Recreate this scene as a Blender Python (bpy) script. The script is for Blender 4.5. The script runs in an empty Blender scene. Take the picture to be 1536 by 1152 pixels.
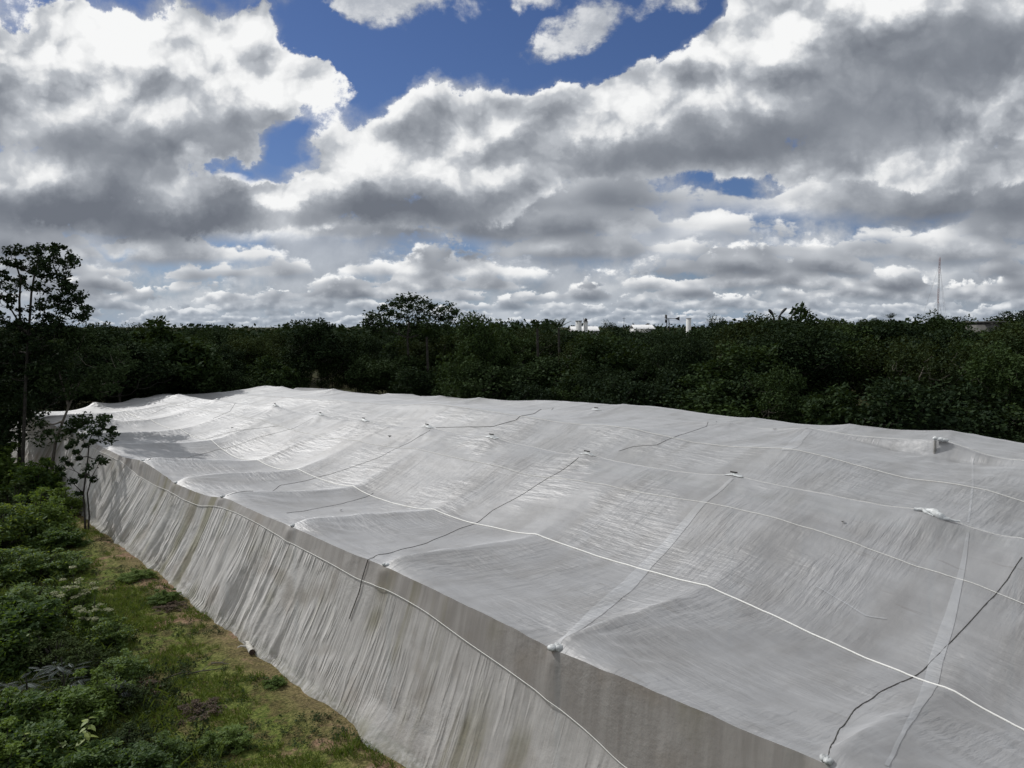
import bpy, math, random
import numpy as np

S = bpy.context.scene
COL = S.collection
R = math.radians

# ------------------------------------------------------------------ camera
FOC, HOR, CAMH = 1160.0, 490.0, 9.0          # focal length in pixels of a 1536 wide frame, horizon row, eye height
TILT = math.atan((576.0 - HOR) / FOC)
cam_data = bpy.data.cameras.new('camera')
cam = bpy.data.objects.new('camera', cam_data)
COL.objects.link(cam)
cam.location = (0, 0, CAMH)
cam.rotation_euler = (R(90) - TILT, 0, 0)
cam_data.sensor_width = 36.0
cam_data.lens = 36.0 * FOC / 1536.0
cam_data.clip_end = 20000
S.camera = cam

# ------------------------------------------------------------------ sun
SUN_AZ, SUN_EL = R(-58), R(43)               # azimuth from +Y (negative = left), elevation
sun_data = bpy.data.lights.new('sun', 'SUN')
sun_data.energy = 3.2
sun_data.angle = R(0.6)
sun_data.color = (1.0, 0.965, 0.91)
sun = bpy.data.objects.new('sun', sun_data)
COL.objects.link(sun)
sun.rotation_euler = (R(90) - SUN_EL, 0, R(180) - SUN_AZ)
sun.location = (-30, 40, 60)

S.view_settings.view_transform = 'Standard'
S.view_settings.look = 'None'
S.view_settings.exposure = 0.0
S.view_settings.gamma = 1.0
S.view_settings.use_curve_mapping = False
S.cycles.max_bounces = 6
S.cycles.diffuse_bounces = 3
S.cycles.transparent_max_bounces = 6
S.cycles.use_denoising = True

# ------------------------------------------------------------------ small language for shader nodes
class N:
    """a node socket with arithmetic"""
    tree = None
    def __init__(self, s): self.s = s
    @staticmethod
    def math(op, *a, clamp=False):
        n = N.tree.nodes.new('ShaderNodeMath'); n.operation = op; n.use_clamp = clamp
        for i, v in enumerate(a): N.put(n.inputs[i], v)
        return N(n.outputs[0])
    @staticmethod
    def put(sock, v):
        if isinstance(v, N): N.tree.links.new(v.s, sock)
        else: sock.default_value = v
    def __add__(a, b): return N.math('ADD', a, b)
    __radd__ = __add__
    def __sub__(a, b): return N.math('SUBTRACT', a, b)
    def __rsub__(a, b): return N.math('SUBTRACT', b, a)
    def __mul__(a, b): return N.math('MULTIPLY', a, b)
    __rmul__ = __mul__
    def __truediv__(a, b): return N.math('DIVIDE', a, b)
    def __rtruediv__(a, b): return N.math('DIVIDE', b, a)
    def clamp(a): return N.math('ADD', a, 0.0, clamp=True)
    def max(a, b): return N.math('MAXIMUM', a, b)
    def min(a, b): return N.math('MINIMUM', a, b)
    def pow(a, b): return N.math('POWER', a, b)
    def log(a): return N.math('LOGARITHM', a, math.e)
    def abs(a): return N.math('ABSOLUTE', a)

def node(kind, **kw):
    n = N.tree.nodes.new(kind)
    for k, v in kw.items(): setattr(n, k, v)
    return n
def smooth(x, lo, hi, a=0.0, b=1.0):
    n = node('ShaderNodeMapRange', interpolation_type='SMOOTHSTEP')
    N.put(n.inputs[0], x)
    n.inputs[1].default_value, n.inputs[2].default_value = lo, hi
    n.inputs[3].default_value, n.inputs[4].default_value = a, b
    return N(n.outputs[0])
def xyz(x, y, z=0.0):
    n = node('ShaderNodeCombineXYZ')
    for i, v in enumerate((x, y, z)): N.put(n.inputs[i], v)
    return N(n.outputs[0])
def sep(v):
    n = node('ShaderNodeSeparateXYZ'); N.put(n.inputs[0], v)
    return [N(o) for o in n.outputs]
def noise(vec, scale=1.0, detail=4.0, rough=0.5, lac=2.0, kind='FBM', dist=0.0, dim='2D', colour=False):
    n = node('ShaderNodeTexNoise', noise_dimensions=dim, noise_type=kind)
    if kind == 'FBM': n.normalize = True
    N.put(n.inputs['Vector'], vec)
    n.inputs['Scale'].default_value = scale
    n.inputs['Detail'].default_value = detail
    n.inputs['Roughness'].default_value = rough
    n.inputs['Lacunarity'].default_value = lac
    n.inputs['Distortion'].default_value = dist
    return N(n.outputs['Color' if colour else 'Fac'])
def mixc(f, a, b):
    n = node('ShaderNodeMix', data_type='RGBA'); n.clamp_factor = True
    N.put(n.inputs[0], f)
    for sock, v in ((n.inputs[6], a), (n.inputs[7], b)):
        if isinstance(v, N): N.tree.links.new(v.s, sock)
        else: sock.default_value = (*v, 1.0) if len(v) == 3 else v
    return N(n.outputs[2])
def ramp(x, stops):
    n = node('ShaderNodeValToRGB'); N.put(n.inputs[0], x)
    el = n.color_ramp.elements
    while len(el) < len(stops): el.new(0.5)
    for e, (p, c) in zip(el, stops): e.position = p; e.color = (*c, 1.0)
    return N(n.outputs[0])

# ------------------------------------------------------------------ sky: physical blue sky with a broken cumulus deck
W = bpy.data.worlds.new('World'); S.world = W; W.use_nodes = True
N.tree = W.node_tree; N.tree.nodes.clear()
tc = node('ShaderNodeTexCoord')
D = N(tc.outputs['Generated'])
dx, dy, dz = sep(D)
yy = dy.max(0.05)
tx, ty = dx / yy, dz / yy                                   # tangents of azimuth and elevation
front = smooth(dy, 0.25, 0.6)                               # cloud banks named below stand in this part of the sky
# warped direction coordinates, so that every bank has a lumpy outline
wn = noise(xyz(tx, ty * 1.15), 8.0, 6.0, 0.6, colour=True)
wx, wy, _ = sep(wn)
wn2 = noise(xyz(tx + 4.4, ty * 1.15), 3.0, 2.0, 0.5, colour=True)
vx, vy, _ = sep(wn2)
ax = tx + (wx - 0.5) * 0.10 + (vx - 0.5) * 0.07
ay = ty + (wy - 0.5) * 0.085 + (vy - 0.5) * 0.04
A = xyz(ax, ay, 0.0)
def bank(px, py, rx, ry, deg=0.0):
    """soft round patch of sky centred at an azimuth and elevation (given in 1/1160 rad)"""
    m = node('ShaderNodeMapping', vector_type='TEXTURE')
    N.tree.links.new(A.s, m.inputs[0])
    m.inputs['Location'].default_value = ((px - 768) / 1160, (490 - py) / 1160, 0)
    m.inputs['Rotation'].default_value = (0, 0, R(deg))
    m.inputs['Scale'].default_value = (rx / 1160, ry / 1160, 1)
    g = node('ShaderNodeTexGradient', gradient_type='SPHERICAL')
    N.tree.links.new(m.outputs[0], g.inputs[0])
    return N(g.outputs['Fac'])
def banks(rows):
    tot = None
    for w, *a in rows:
        t = bank(*a) * w
        tot = t if tot is None else tot + t
    return tot
HOLES = banks([                                             # blue openings
    (1.5, 720, 62, 330, 100, 0), (1.3, 590, 50, 170, 110, 0), (1.1, 520, 130, 85, 110, 35), (1.15, 445, 222, 66, 56, 40), (.8, 378, 262, 62, 28, 8),
    (1.3, 240, -15, 330, 60, 0), (1.3, 930, 35, 190, 105, 20), (.9, 1030, -10, 120, 60, 20), (0.22, 1130, 286, 50, 22, 0), (0.6, 170, 365, 130, 18, 0),
    (.2, 880, 262, 50, 20, 0), (.2, 1040, 325, 50, 18, 0), (.5, 20, 30, 60, 40, 0)])
PUFFS = banks([                                             # cloud heads and shreds
    (.9, 110, 120, 200, 120, 0), (.9, 350, 130, 170, 120, 0), (.45, 455, 125, 70, 70, 0), (.9, 640, 210, 210, 100, 0), (.8, 800, 170, 150, 75, 0),
    (1.0, 1000, 150, 250, 130, 20), (.8, 1200, 60, 220, 120, 20), 
    (.6, 1400, 100, 300, 150, 0), (.5, 410, 320, 120, 60, 0), (1.2, 528, 108, 60, 20, 20), (.9, 490, 130, 70, 40, 0)])
SHADE = banks([                                             # thick grey undersides
    (.85, 150, 235, 330, 110, 0), (.6, 385, 185, 120, 62, 0), (1.6, 90, 328, 330, 58, 0), (1.7, 595, 325, 180, 58, 0), (1.2, 330, 338, 190, 40, 0),
    (.74, 1290, 150, 400, 115, 18), (.75, 1120, 228, 380, 62, 8), (.7, 820, 235, 300, 50, 4), (.8, 1490, 250, 190, 60, -8), (.7, 1400, 318, 150, 50, 0),
    (.5, 1450, 70, 240, 90, 10), (.4, 1000, 300, 160, 40, 0), (.4, 720, 320, 120, 50, 0)])
LIT = banks([                                               # heads the sun catches
    (.8, 110, 85, 190, 85, 0), (.8, 330, 95, 200, 80, 0), (.6, 450, 150, 80, 70, 0), (.7, 590, 185, 150, 80, 0), (.6, 840, 160, 130, 60, 0),
    (.6, 1010, 90, 180, 70, 25), (.5, 1000, 190, 130, 60, 0), (.9, 300, 266, 170, 34, 0), (1.1, 470, 300, 110, 45, 30), (.5, 60, 275, 160, 26, 0), (.5, 1160, 60, 130, 60, 20),
    (.4, 1330, 240, 130, 35, -10), (.7, 270, 375, 200, 30, 0), (.5, 640, 270, 160, 35, 0), (.35, 1250, 310, 160, 40, 0)])
def billow(vec, scale, detail=2.0, rough=0.5, smoothness=0.5):
    """rounded heads with creases between them"""
    n = node('ShaderNodeTexVoronoi', voronoi_dimensions='2D', feature='SMOOTH_F1', normalize=True)
    N.put(n.inputs['Vector'], vec)
    n.inputs['Scale'].default_value = scale; n.inputs['Detail'].default_value = detail
    n.inputs['Roughness'].default_value = rough; n.inputs['Lacunarity'].default_value = 2.1
    n.inputs['Smoothness'].default_value = smoothness
    return 1.0 - N(n.outputs['Distance'])
# the far deck: rows of small cumulus, each with a flat grey base and rounded white heads, nearer rows in front
def row(b, h, seed, cover):
    f = 1160.0 / (h * 3.2)
    e = ty + (vy - 0.5) * h * 0.0009 * 0.5
    t = (e - b / 1160.0) * (1160.0 / h)
    q = xyz(tx + seed, e * 1.5)
    a = noise(q, f, 6.0, 0.58)
    a2 = noise(xyz(tx + seed - 0.10 / f, e * 1.5 + 0.30 / f), f, 2.0, 0.5)
    clump = noise(xyz(tx + seed * 1.7, e * 0.6), f * 0.33, 1.0, 0.5)
    m = (a - 0.5) * 2.6 + (clump - 0.5) * 2.2 + cover - (t - 0.15).max(0.0) * 0.75
    al = smooth(m, 0.0, 0.22) * smooth(t + (a - 0.5) * 0.8, -0.45, 0.10)
    li = 0.46 + t * 0.30 + (a - a2) * 1.7 + (1.0 - smooth(m, 0.05, 0.6)) * 0.22 - smooth(m, 0.5, 1.5) * 0.10
    return al, li
sx, sy = tx + (wx - 0.5) * 0.07, ty * 1.15 + (wy - 0.5) * 0.07
bl = billow(xyz(sx, sy), 11.0, 3.0, 0.55)
bl2 = billow(xyz(sx - 0.01, sy + 0.028), 11.0, 1.0, 0.5)
fine_n = noise(xyz(tx + (vx - .5) * .1, ty * 1.1 + (vy - .5) * .1), 14.0, 8.0, 0.64)
soft = noise(xyz(tx + 2.0, ty * 1.5), 6.0, 2.0, 0.45)
soft2 = noise(xyz(tx + 1.985, ty * 1.5 + 0.05), 6.0, 2.0, 0.45)
up = smooth(ty + (vy - 0.5) * 0.05 - smooth(tx, -.06, .10) * 0.055, 0.08, 0.15)             # named banks stand above the far deck
named = 0.5 + (PUFFS * 0.75 - HOLES * 1.3) * front - (1.0 - up) * 1.3
M = named + (fine_n - 0.5) * 1.6 + (bl - 0.6) * 0.5
alpha_up = smooth(M, 0.04, 0.34)
edge = 1.0 - smooth(M, 0.15, 0.8)
relief_up = (bl - bl2) * 1.35 + (bl - 0.62) * 0.35 + (fine_n - 0.5) * (0.48 + edge * .4) + (soft - soft2) * 1.0
tone = (LIT * 0.34 - SHADE * 0.48) * front
calm = 1.0 - smooth(SHADE, 0.25, 0.9) * 0.7                # undersides are smooth
light_up = 0.64 + tone + relief_up * calm + edge * 0.12
alpha = smooth((fine_n - .5) * 1.2 + (soft - .5) * 1.6 + .62, 0.15, 0.75) * smooth(ty, -.02, .05, 1.0, .85)
light = 0.60 + (soft - soft2) * 0.8 + (fine_n - 0.5) * 0.4
for k, (b, h, c) in enumerate([(5, 8, .42), (11, 9, .40), (18, 12, .40), (28, 16, .40), (42, 21, .38), (58, 27, .36), (78, 36, .32), (104, 46, .34), (136, 56, .48), (172, 66, .58)]):
    al, li = row(b, h, 1.37 * k + .6, c)
    light = light + (li - light) * al
    alpha = alpha.max(al)
alpha = alpha * (1.0 - smooth(HOLES, .3, .8) * front)
light = light + tone * 0.25
light = light + (light_up - light) * alpha_up
alpha = alpha.max(alpha_up)
wisp = banks([(1.0, 612, 12, 125, 62, 0), (1.0, 866, 46, 100, 42, 25), (.9, 975, 4, 60, 36, 0), (.9, 540, 10, 50, 40, 0), (.7, 790, 6, 60, 26, 0)]) * front
alpha_w = smooth(wisp * 1.5 + (fine_n - 0.5) * 2.4 * smooth(wisp, 0.0, 0.3), 0.18, 0.95) * 0.92
light = light + (0.74 + (fine_n - 0.5) * 0.9 - light) * alpha_w * (1.0 - alpha_up)
alpha = alpha.max(alpha_w).clamp()
cloud = ramp(light, [(0.0, (.158, .175, .208)), (0.22, (.216, .236, .272)), (0.45, (.322, .345, .383)), (0.68, (.51, .535, .572)), (0.86, (.80, .81, .82)), (1.0, (.93, .935, .935))])
far = 1.0 - smooth(ty, 0.0, 0.055)                          # air in front of the lowest clouds
cloud = mixc(far * 0.45, cloud, (.36, .43, .52))
sky = node('ShaderNodeTexSky', sky_type='NISHITA')
sky.sun_disc = False
sky.sun_elevation = SUN_EL
sky.sun_rotation = SUN_AZ
sky.air_density = 1.0; sky.dust_density = 0.3; sky.ozone_density = 5.0
b1 = node('ShaderNodeBackground'); vm = node('ShaderNodeVectorMath', operation='MULTIPLY'); N.tree.links.new(sky.outputs[0], vm.inputs[0]); vm.inputs[1].default_value = (.74, .79, 1.02)
N.tree.links.new(mixc(far * .5 + smooth(ty, .1, .0) * .3, N(vm.outputs[0]), (5.0, 6.6, 8.6)).s, b1.inputs[0]); b1.inputs[1].default_value = 0.06
b2 = node('ShaderNodeBackground'); N.tree.links.new(cloud.s, b2.inputs[0]); b2.inputs[1].default_value = 1.0
mx = node('ShaderNodeMixShader'); N.put(mx.inputs[0], alpha)
N.tree.links.new(b1.outputs[0], mx.inputs[1]); N.tree.links.new(b2.outputs[0], mx.inputs[2])
wo = node('ShaderNodeOutputWorld'); N.tree.links.new(mx.outputs[0], wo.inputs[0])
W.cycles.sampling_method = 'MANUAL'; W.cycles.sample_map_resolution = 512
# ------------------------------------------------------------------ helpers for objects
rng = np.random.default_rng(7)
random.seed(7)
def tag(o, label=None, cat=None, group=None, kind=None):
    if label: o['label'] = label
    if cat: o['category'] = cat
    if group: o['group'] = group
    if kind: o['kind'] = kind
    return o
def empty(name, loc=(0, 0, 0), rz=0.0):
    o = bpy.data.objects.new(name, None); COL.objects.link(o)
    o.location = loc; o.rotation_euler = (0, 0, rz); o.empty_display_size = 0.3
    return o
def link(name, me, parent=None, loc=None):
    o = bpy.data.objects.new(name, me); COL.objects.link(o)
    if parent is not None: o.parent = parent
    if loc is not None: o.location = loc
    return o
def mesh_np(name, V, F, mat, smooth_=False, uv=None):
    """mesh from arrays; F is (n,k) with k = 3 or 4, or a list of those"""
    V = np.asarray(V, dtype=np.float32)
    Fs = F if isinstance(F, list) and np.ndim(F[0]) == 2 else [F]
    Fs = [np.asarray(f, dtype=np.int32) for f in Fs if len(f)]
    me = bpy.data.meshes.new(name)
    me.vertices.add(len(V)); me.vertices.foreach_set('co', V.ravel())
    idx = np.concatenate([f.ravel() for f in Fs])
    tot = np.concatenate([np.full(len(f), f.shape[1], dtype=np.int32) for f in Fs])
    start = np.concatenate([[0], np.cumsum(tot)[:-1]]).astype(np.int32)
    me.loops.add(len(idx)); me.loops.foreach_set('vertex_index', idx)
    me.polygons.add(len(tot)); me.polygons.foreach_set('loop_start', start)
    try: me.polygons.foreach_set('loop_total', tot)
    except Exception: pass
    if smooth_: me.polygons.foreach_set('use_smooth', np.ones(len(tot), dtype=bool))
    if uv is not None:
        l = me.uv_layers.new(name='UVMap'); l.data.foreach_set('uv', np.asarray(uv, dtype=np.float32)[idx].ravel())
    me.materials.append(mat)
    me.update(calc_edges=True); me.validate()
    return me
def join(parts):
    """[(V, F)] with equal face sizes -> one (V, F)"""
    V, F, k = [], [], 0
    for v, f in parts:
        V.append(v); F.append(np.asarray(f) + k); k += len(v)
    return np.concatenate(V), np.concatenate(F)
def frames(d):
    d = d / np.maximum(np.linalg.norm(d, axis=1, keepdims=True), 1e-9)
    h = np.where(np.abs(d[:, 2:3]) < 0.9, np.array([[0, 0, 1.0]]), np.array([[1.0, 0, 0]]))
    a = np.cross(d, h); a /= np.linalg.norm(a, axis=1, keepdims=True)
    return d, a, np.cross(d, a)
def sticks(P, Q, ra, rb, k=6):
    """tapered k-sided sticks from P to Q, many at once"""
    P, Q = np.asarray(P, float), np.asarray(Q, float)
    d, a, b = frames(Q - P)
    t = np.arange(k) * 2 * np.pi / k
    ring = np.cos(t)[None, :, None] * a[:, None, :] + np.sin(t)[None, :, None] * b[:, None, :]
    V = np.concatenate([P[:, None] + ring * np.reshape(ra, (-1, 1, 1)), Q[:, None] + ring * np.reshape(rb, (-1, 1, 1))], axis=1)
    n = len(P); base = np.arange(n)[:, None] * 2 * k
    i = np.arange(k); j = (i + 1) % k
    F = np.stack([base + i, base + j, base + k + j, base + k + i], axis=-1).reshape(-1, 4)
    return V.reshape(-1, 3), F
def tube(pts, r, k=6):
    """one continuous tube along a polyline; r a number or one per point"""
    pts = np.asarray(pts, float); n = len(pts)
    r = np.broadcast_to(np.asarray(r, float), (n,))
    d = np.gradient(pts, axis=0); d, a, b = frames(d)
    t = np.arange(k) * 2 * np.pi / k
    V = pts[:, None] + (np.cos(t)[None, :, None] * a[:, None] + np.sin(t)[None, :, None] * b[:, None]) * r[:, None, None]
    i = np.arange(k); j = (i + 1) % k
    base = np.arange(n - 1)[:, None] * k
    F = np.stack([base + i, base + j, base + k + j, base + k + i], axis=-1).reshape(-1, 4)
    return V.reshape(-1, 3), F
def box(cx, cy, cz, sx, sy, sz):
    c = np.array([[x, y, z] for z in (-.5, .5) for y in (-.5, .5) for x in (-.5, .5)]) * (sx, sy, sz) + (cx, cy, cz)
    return c, np.array([[0, 2, 3, 1], [4, 5, 7, 6], [0, 1, 5, 4], [2, 6, 7, 3], [0, 4, 6, 2], [1, 3, 7, 5]])
def resample(pts, step):
    pts = np.asarray(pts, float)
    s = np.concatenate([[0], np.cumsum(np.linalg.norm(np.diff(pts, axis=0), axis=1))])
    n = max(2, int(s[-1] / step) + 1); q = np.linspace(0, s[-1], n)
    return np.stack([np.interp(q, s, pts[:, k]) for k in range(pts.shape[1])], axis=1)
def vnoise(x, y, seed=0, octaves=1, rough=0.5):
    """smooth value noise in [-1, 1]"""
    out = 0.0; amp = 1.0; tot = 0.0
    T = np.random.default_rng(seed).random((256, 256)) * 2 - 1
    for o in range(octaves):
        xi, yi = np.floor(x).astype(int), np.floor(y).astype(int)
        fx, fy = x - xi, y - yi
        fx, fy = fx * fx * (3 - 2 * fx), fy * fy * (3 - 2 * fy)
        g = lambda a, b: T[(xi + a) & 255, (yi + b) & 255]
        out = out + amp * ((g(0, 0) * (1 - fx) + g(1, 0) * fx) * (1 - fy) + (g(0, 1) * (1 - fx) + g(1, 1) * fx) * fy)
        tot += amp; amp *= rough; x, y = x * 2.03 + 11.7, y * 2.03 + 5.3
    return out / tot

# points of the place read off the photograph: a viewing ray met with a level or with an upright plane
def ray(px, py):
    x, y = (px - 768) / FOC, (576 - py) / FOC
    return np.array([x, math.cos(TILT) + y * math.sin(TILT), -math.sin(TILT) + y * math.cos(TILT)])
def at_level(px, py, z=0.0):
    d = ray(px, py); t = (z - CAMH) / d[2]
    return np.array([d[0] * t, d[1] * t, z])
def at_depth(px, py, depth):
    d = ray(px, py); t = depth / d[1]
    return np.array([d[0] * t, depth, CAMH + d[2] * t])
P0 = at_level(577, 850, 3.6)[:2]                              # second visible post of the long side
_a = R(41); EU = np.array([-math.sin(_a), math.cos(_a)]); EV = np.array([math.cos(_a), math.sin(_a)])
def uv_to_w(u, v, z):
    u, v, z = np.broadcast_arrays(np.asarray(u, float), np.asarray(v, float), np.asarray(z, float))
    return np.stack([P0[0] + EU[0] * u + EV[0] * v, P0[1] + EU[1] * u + EV[1] * v, z], axis=-1)
def w_to_uv(x, y):
    dx_, dy_ = x - P0[0], y - P0[1]
    return dx_ * EU[0] + dy_ * EU[1], dx_ * EV[0] + dy_ * EV[1]
def on_v(px, py, v):
    d = ray(px, py); t = (v + P0 @ EV) / (d[:2] @ EV); p = d * t
    return np.array([(p[:2] - P0) @ EU, CAMH + p[2]])

# ------------------------------------------------------------------ materials
MATS = {}
def material(name):
    m = bpy.data.materials.new(name); m.use_nodes = True
    N.tree = m.node_tree; N.tree.nodes.clear()
    MATS[name] = m
    return m
def finish(shader, disp=None):
    o = node('ShaderNodeOutputMaterial'); N.tree.links.new(shader, o.inputs[0])
def bsdf(kind, **kw):
    n = node(kind)
    for k, v in kw.items():
        s = n.inputs[k.replace('_', ' ')]
        if isinstance(v, N): N.tree.links.new(v.s, s)
        else: s.default_value = (*v, 1.0) if isinstance(v, tuple) and len(v) == 3 and s.type == 'RGBA' else v
    return n
def mix_sh(f, a, b):
    n = node('ShaderNodeMixShader'); N.put(n.inputs[0], f)
    N.tree.links.new(a, n.inputs[1]); N.tree.links.new(b, n.inputs[2])
    return n.outputs[0]
def bump(h, strength, dist, normal=None):
    n = node('ShaderNodeBump'); N.put(n.inputs['Height'], h)
    n.inputs['Strength'].default_value = strength; n.inputs['Distance'].default_value = dist
    if normal is not None: N.tree.links.new(normal.s, n.inputs['Normal'])
    return N(n.outputs[0])
def objc():
    return N(node('ShaderNodeTexCoord').outputs['Object'])
def simple(name, colour, rough=0.8, var=0.15, scale=6.0, spec=0.3):
    m = material(name)
    c = objc(); f = noise(c, scale, 5, 0.6, dim='3D')
    lo = tuple(x * (1 - var) for x in colour); hi = tuple(min(1, x * (1 + var)) for x in colour)
    b = bsdf('ShaderNodeBsdfPrincipled', Base_Color=mixc(smooth(f, .3, .7), lo, hi), Roughness=rough, Specular_IOR_Level=spec, Normal=bump(f, 0.3, 0.01))
    finish(b.outputs[0]); return m

def leaf_material(name, dark, pale, trans, t=0.25, gloss=0.08):
    m = material(name)
    g = node('ShaderNodeNewGeometry'); oi = node('ShaderNodeObjectInfo')
    r1 = N(g.outputs['Random Per Island']); r2 = N(oi.outputs['Random'])
    c = mixc(r1 * r1, dark, pale)
    c = mixc(smooth(r2, .35, 1.0) * .6, c, tuple(np.array(dark) * .8))
    c = mixc(smooth(r2, .35, 0.0) * .5, c, tuple(np.array(pale) * 1.15))
    d = bsdf('ShaderNodeBsdfDiffuse', Color=c)
    tr = bsdf('ShaderNodeBsdfTranslucent', Color=mixc(r1, trans, tuple(np.array(trans) * .6)))
    gl = bsdf('ShaderNodeBsdfGlossy', Color=(.8, .85, .9), Roughness=0.62)
    s = mix_sh(t, d.outputs[0], tr.outputs[0])
    s = mix_sh(gloss, s, gl.outputs[0])
    finish(s); return m
L_SHRUB = leaf_material('leaf_shrub', (.028, .062, .011), (.11, .165, .030), (.14, .22, .018), .38, .02)
L_SHRUB2 = leaf_material('leaf_shrub_pale', (.046, .088, .014), (.15, .215, .04), (.18, .26, .024), .40, .02)
L_DARK = leaf_material('leaf_dark', (.012, .023, .010), (.030, .048, .016), (.04, .06, .010), .08, .008)
L_MID = leaf_material('leaf_mid', (.016, .030, .010), (.038, .062, .018), (.06, .09, .010), .11, .008)
L_OLIVE = leaf_material('leaf_olive', (.018, .030, .010), (.040, .058, .016), (.07, .08, .012), .10, .008)
L_BRIGHT = leaf_material('leaf_bright', (.05, .10, .016), (.14, .21, .04), (.24, .31, .035), .42, .03)
L_LIME = leaf_material('leaf_lime', (.13, .18, .025), (.24, .29, .05), (.24, .28, .03), .35, .05)
L_GREY = leaf_material('leaf_grey', (.045, .060, .054), (.095, .118, .110), (.04, .06, .03), .15, .04)
L_FLOWER = leaf_material('flower_cream', (.24, .25, .15), (.42, .42, .27), (.3, .3, .16), .2, .02)
L_DRY = leaf_material('leaf_dry', (.045, .03, .02), (.10, .07, .045), (.08, .05, .02), .15, .02)
L_GRASS = leaf_material('grass_blade', (.065, .105, .014), (.165, .21, .036), (.16, .22, .02), .25, .02)
BARK = simple('bark', (.11, .10, .085), .9, .4, 5.0, .1)
BARK_DARK = simple('bark_dark', (.045, .042, .038), .9, .35, 6.0, .1)

def net_material(name, k, see):
    m = material(name)
    K = lambda *c: tuple(k * x for x in c)
    uvn = node('ShaderNodeUVMap'); uvn.uv_map = 'UVMap'
    c = N(uvn.outputs[0]); u, v, _ = sep(c)
    # dust and stains along the sheets, a few brown patches; paler and darker streaks across
    s1 = noise(xyz(u * 0.35, v * 2.4), 1.0, 4, .55)
    s2 = noise(xyz(u * 0.9, v * 0.35), 1.0, 4, .55)
    s3 = noise(c, 0.16, 3, .55)
    weave = noise(xyz(u * 22.0, v * 3.0), 1.0, 3, .6)
    weave2 = noise(xyz(u * 3.0, v * 26.0), 1.0, 3, .6)
    col = mixc(smooth(s1, .35, .7), K(.385, .398, .420), K(.325, .335, .352))
    col = mixc(smooth(s2, .42, .68) * 0.7, col, K(.235, .236, .238))
    col = mixc(smooth(s3, .62, .80) * 0.18, col, K(.185, .163, .13))
    col = mixc(smooth(noise(xyz(u * .5, v * 4.0), 1.3, 3, .6), .66, .78) * .5, col, K(.20, .19, .18))
    col = mixc(((weave - .5) * .35 + (weave2 - .5) * .30 + .12).clamp(), col, K(.42, .427, .44))
    m1 = smooth(noise(xyz(u * .3, v * .25), 1.0, 2, .5), .38, .62); m2 = smooth(noise(xyz(u * .3 + 9.0, v * .3), 1.0, 2, .5), .40, .62)
    h = noise(xyz(u * 6.0, v * .8), 1.0, 4, .6) * m1 * 0.75 + noise(xyz(u * 1.0, v * 5.5), 1.0, 4, .6) * m2 * 0.7 + noise(c, 3.0, 3, .5) * 0.2
    nrm = bump(h, 1.0, 0.075)
    d = bsdf('ShaderNodeBsdfDiffuse', Color=col, Normal=nrm)
    t = bsdf('ShaderNodeBsdfTranslucent', Color=col, Normal=nrm)
    g = bsdf('ShaderNodeBsdfGlossy', Color=(.9, .91, .93), Roughness=.57, Normal=nrm)
    p = bsdf('ShaderNodeBsdfTransparent', Color=(.95, .95, .95))
    s = mix_sh(.30, d.outputs[0], t.outputs[0])
    fr = node('ShaderNodeFresnel'); fr.inputs[0].default_value = 1.3
    s = mix_sh(N(fr.outputs[0]) * 0.62 + 0.14, s, g.outputs[0])
    s = mix_sh(see, s, p.outputs[0])
    finish(s); return m
def wall_material(name, fold, lo, hi, see):
    m = material(name)
    uvn = node('ShaderNodeUVMap'); uvn.uv_map = 'UVMap'
    c = N(uvn.outputs[0]); u, v, _ = sep(c)                    # u along the folds, v = height
    mould = noise(xyz(u * 1.2, v * .10), 1.0, 3, .55)
    patch = noise(xyz(u * .22, v * .5 + 3.0), 1.0, 2, .5)
    line = noise(xyz(u * 5.0, v * .5), 1.0, 5, .6)
    cr = noise(c, 7.0, 5, .62)
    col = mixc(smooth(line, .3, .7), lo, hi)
    col = mixc(smooth(patch, .42, .66) * smooth(mould, .46, .68) * .7, col, (.30, .295, .19))
    col = mixc(smooth(noise(c, .7, 3, .5), .55, .75) * .4, col, (.40, .36, .31))
    col = mixc(smooth(v, 0.0, .5, 1.0, 0.0) * smooth(cr, .35, .6) * .6, col, (.30, .30, .24))
    big_ = smooth(noise(xyz(u * .42, v * .5), 1.0, 2, .5), .42, .58)
    pleat = (1.0 - (noise(xyz(u * 2.6, v * .22), 1.0, 3, .55) - .5).abs() * 5.0).max(0.0).pow(2.0)
    fine_ = (1.0 - (noise(xyz(u * 7.5, v * .3), 1.0, 2, .5) - .5).abs() * 5.0).max(0.0)
    calm_ = smooth(noise(xyz(u * .25 + 4.0, v * .3), 1.0, 1, .5), .40, .60)
    fold = smooth(u, -3.0, 4.0, .35, 1.0) * fold
    see = smooth(u, -2.0, 5.0, see + .10, see)
    h = pleat * big_ * fold + fine_ * .20 * fold * (1.15 - calm_) + noise(xyz(u * 4.0, v * 1.2), 1.0, 3, .55) * .16 + cr * (.10 + calm_ * .32)
    nrm = bump(h, 0.8, 0.05)
    d = bsdf('ShaderNodeBsdfDiffuse', Color=col, Normal=nrm)
    t = bsdf('ShaderNodeBsdfTranslucent', Color=col, Normal=nrm)
    p = bsdf('ShaderNodeBsdfTransparent', Color=(.95, .95, .95))
    s = mix_sh(.32, d.outputs[0], t.outputs[0])
    s = mix_sh(see, s, p.outputs[0])
    finish(s); return m
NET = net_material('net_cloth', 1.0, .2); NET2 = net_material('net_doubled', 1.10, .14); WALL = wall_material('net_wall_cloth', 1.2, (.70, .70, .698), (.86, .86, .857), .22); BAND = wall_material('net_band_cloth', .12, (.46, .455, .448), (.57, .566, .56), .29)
ROPE_W = simple('rope_white', (.60, .60, .58), .7, .08, 20)
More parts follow.
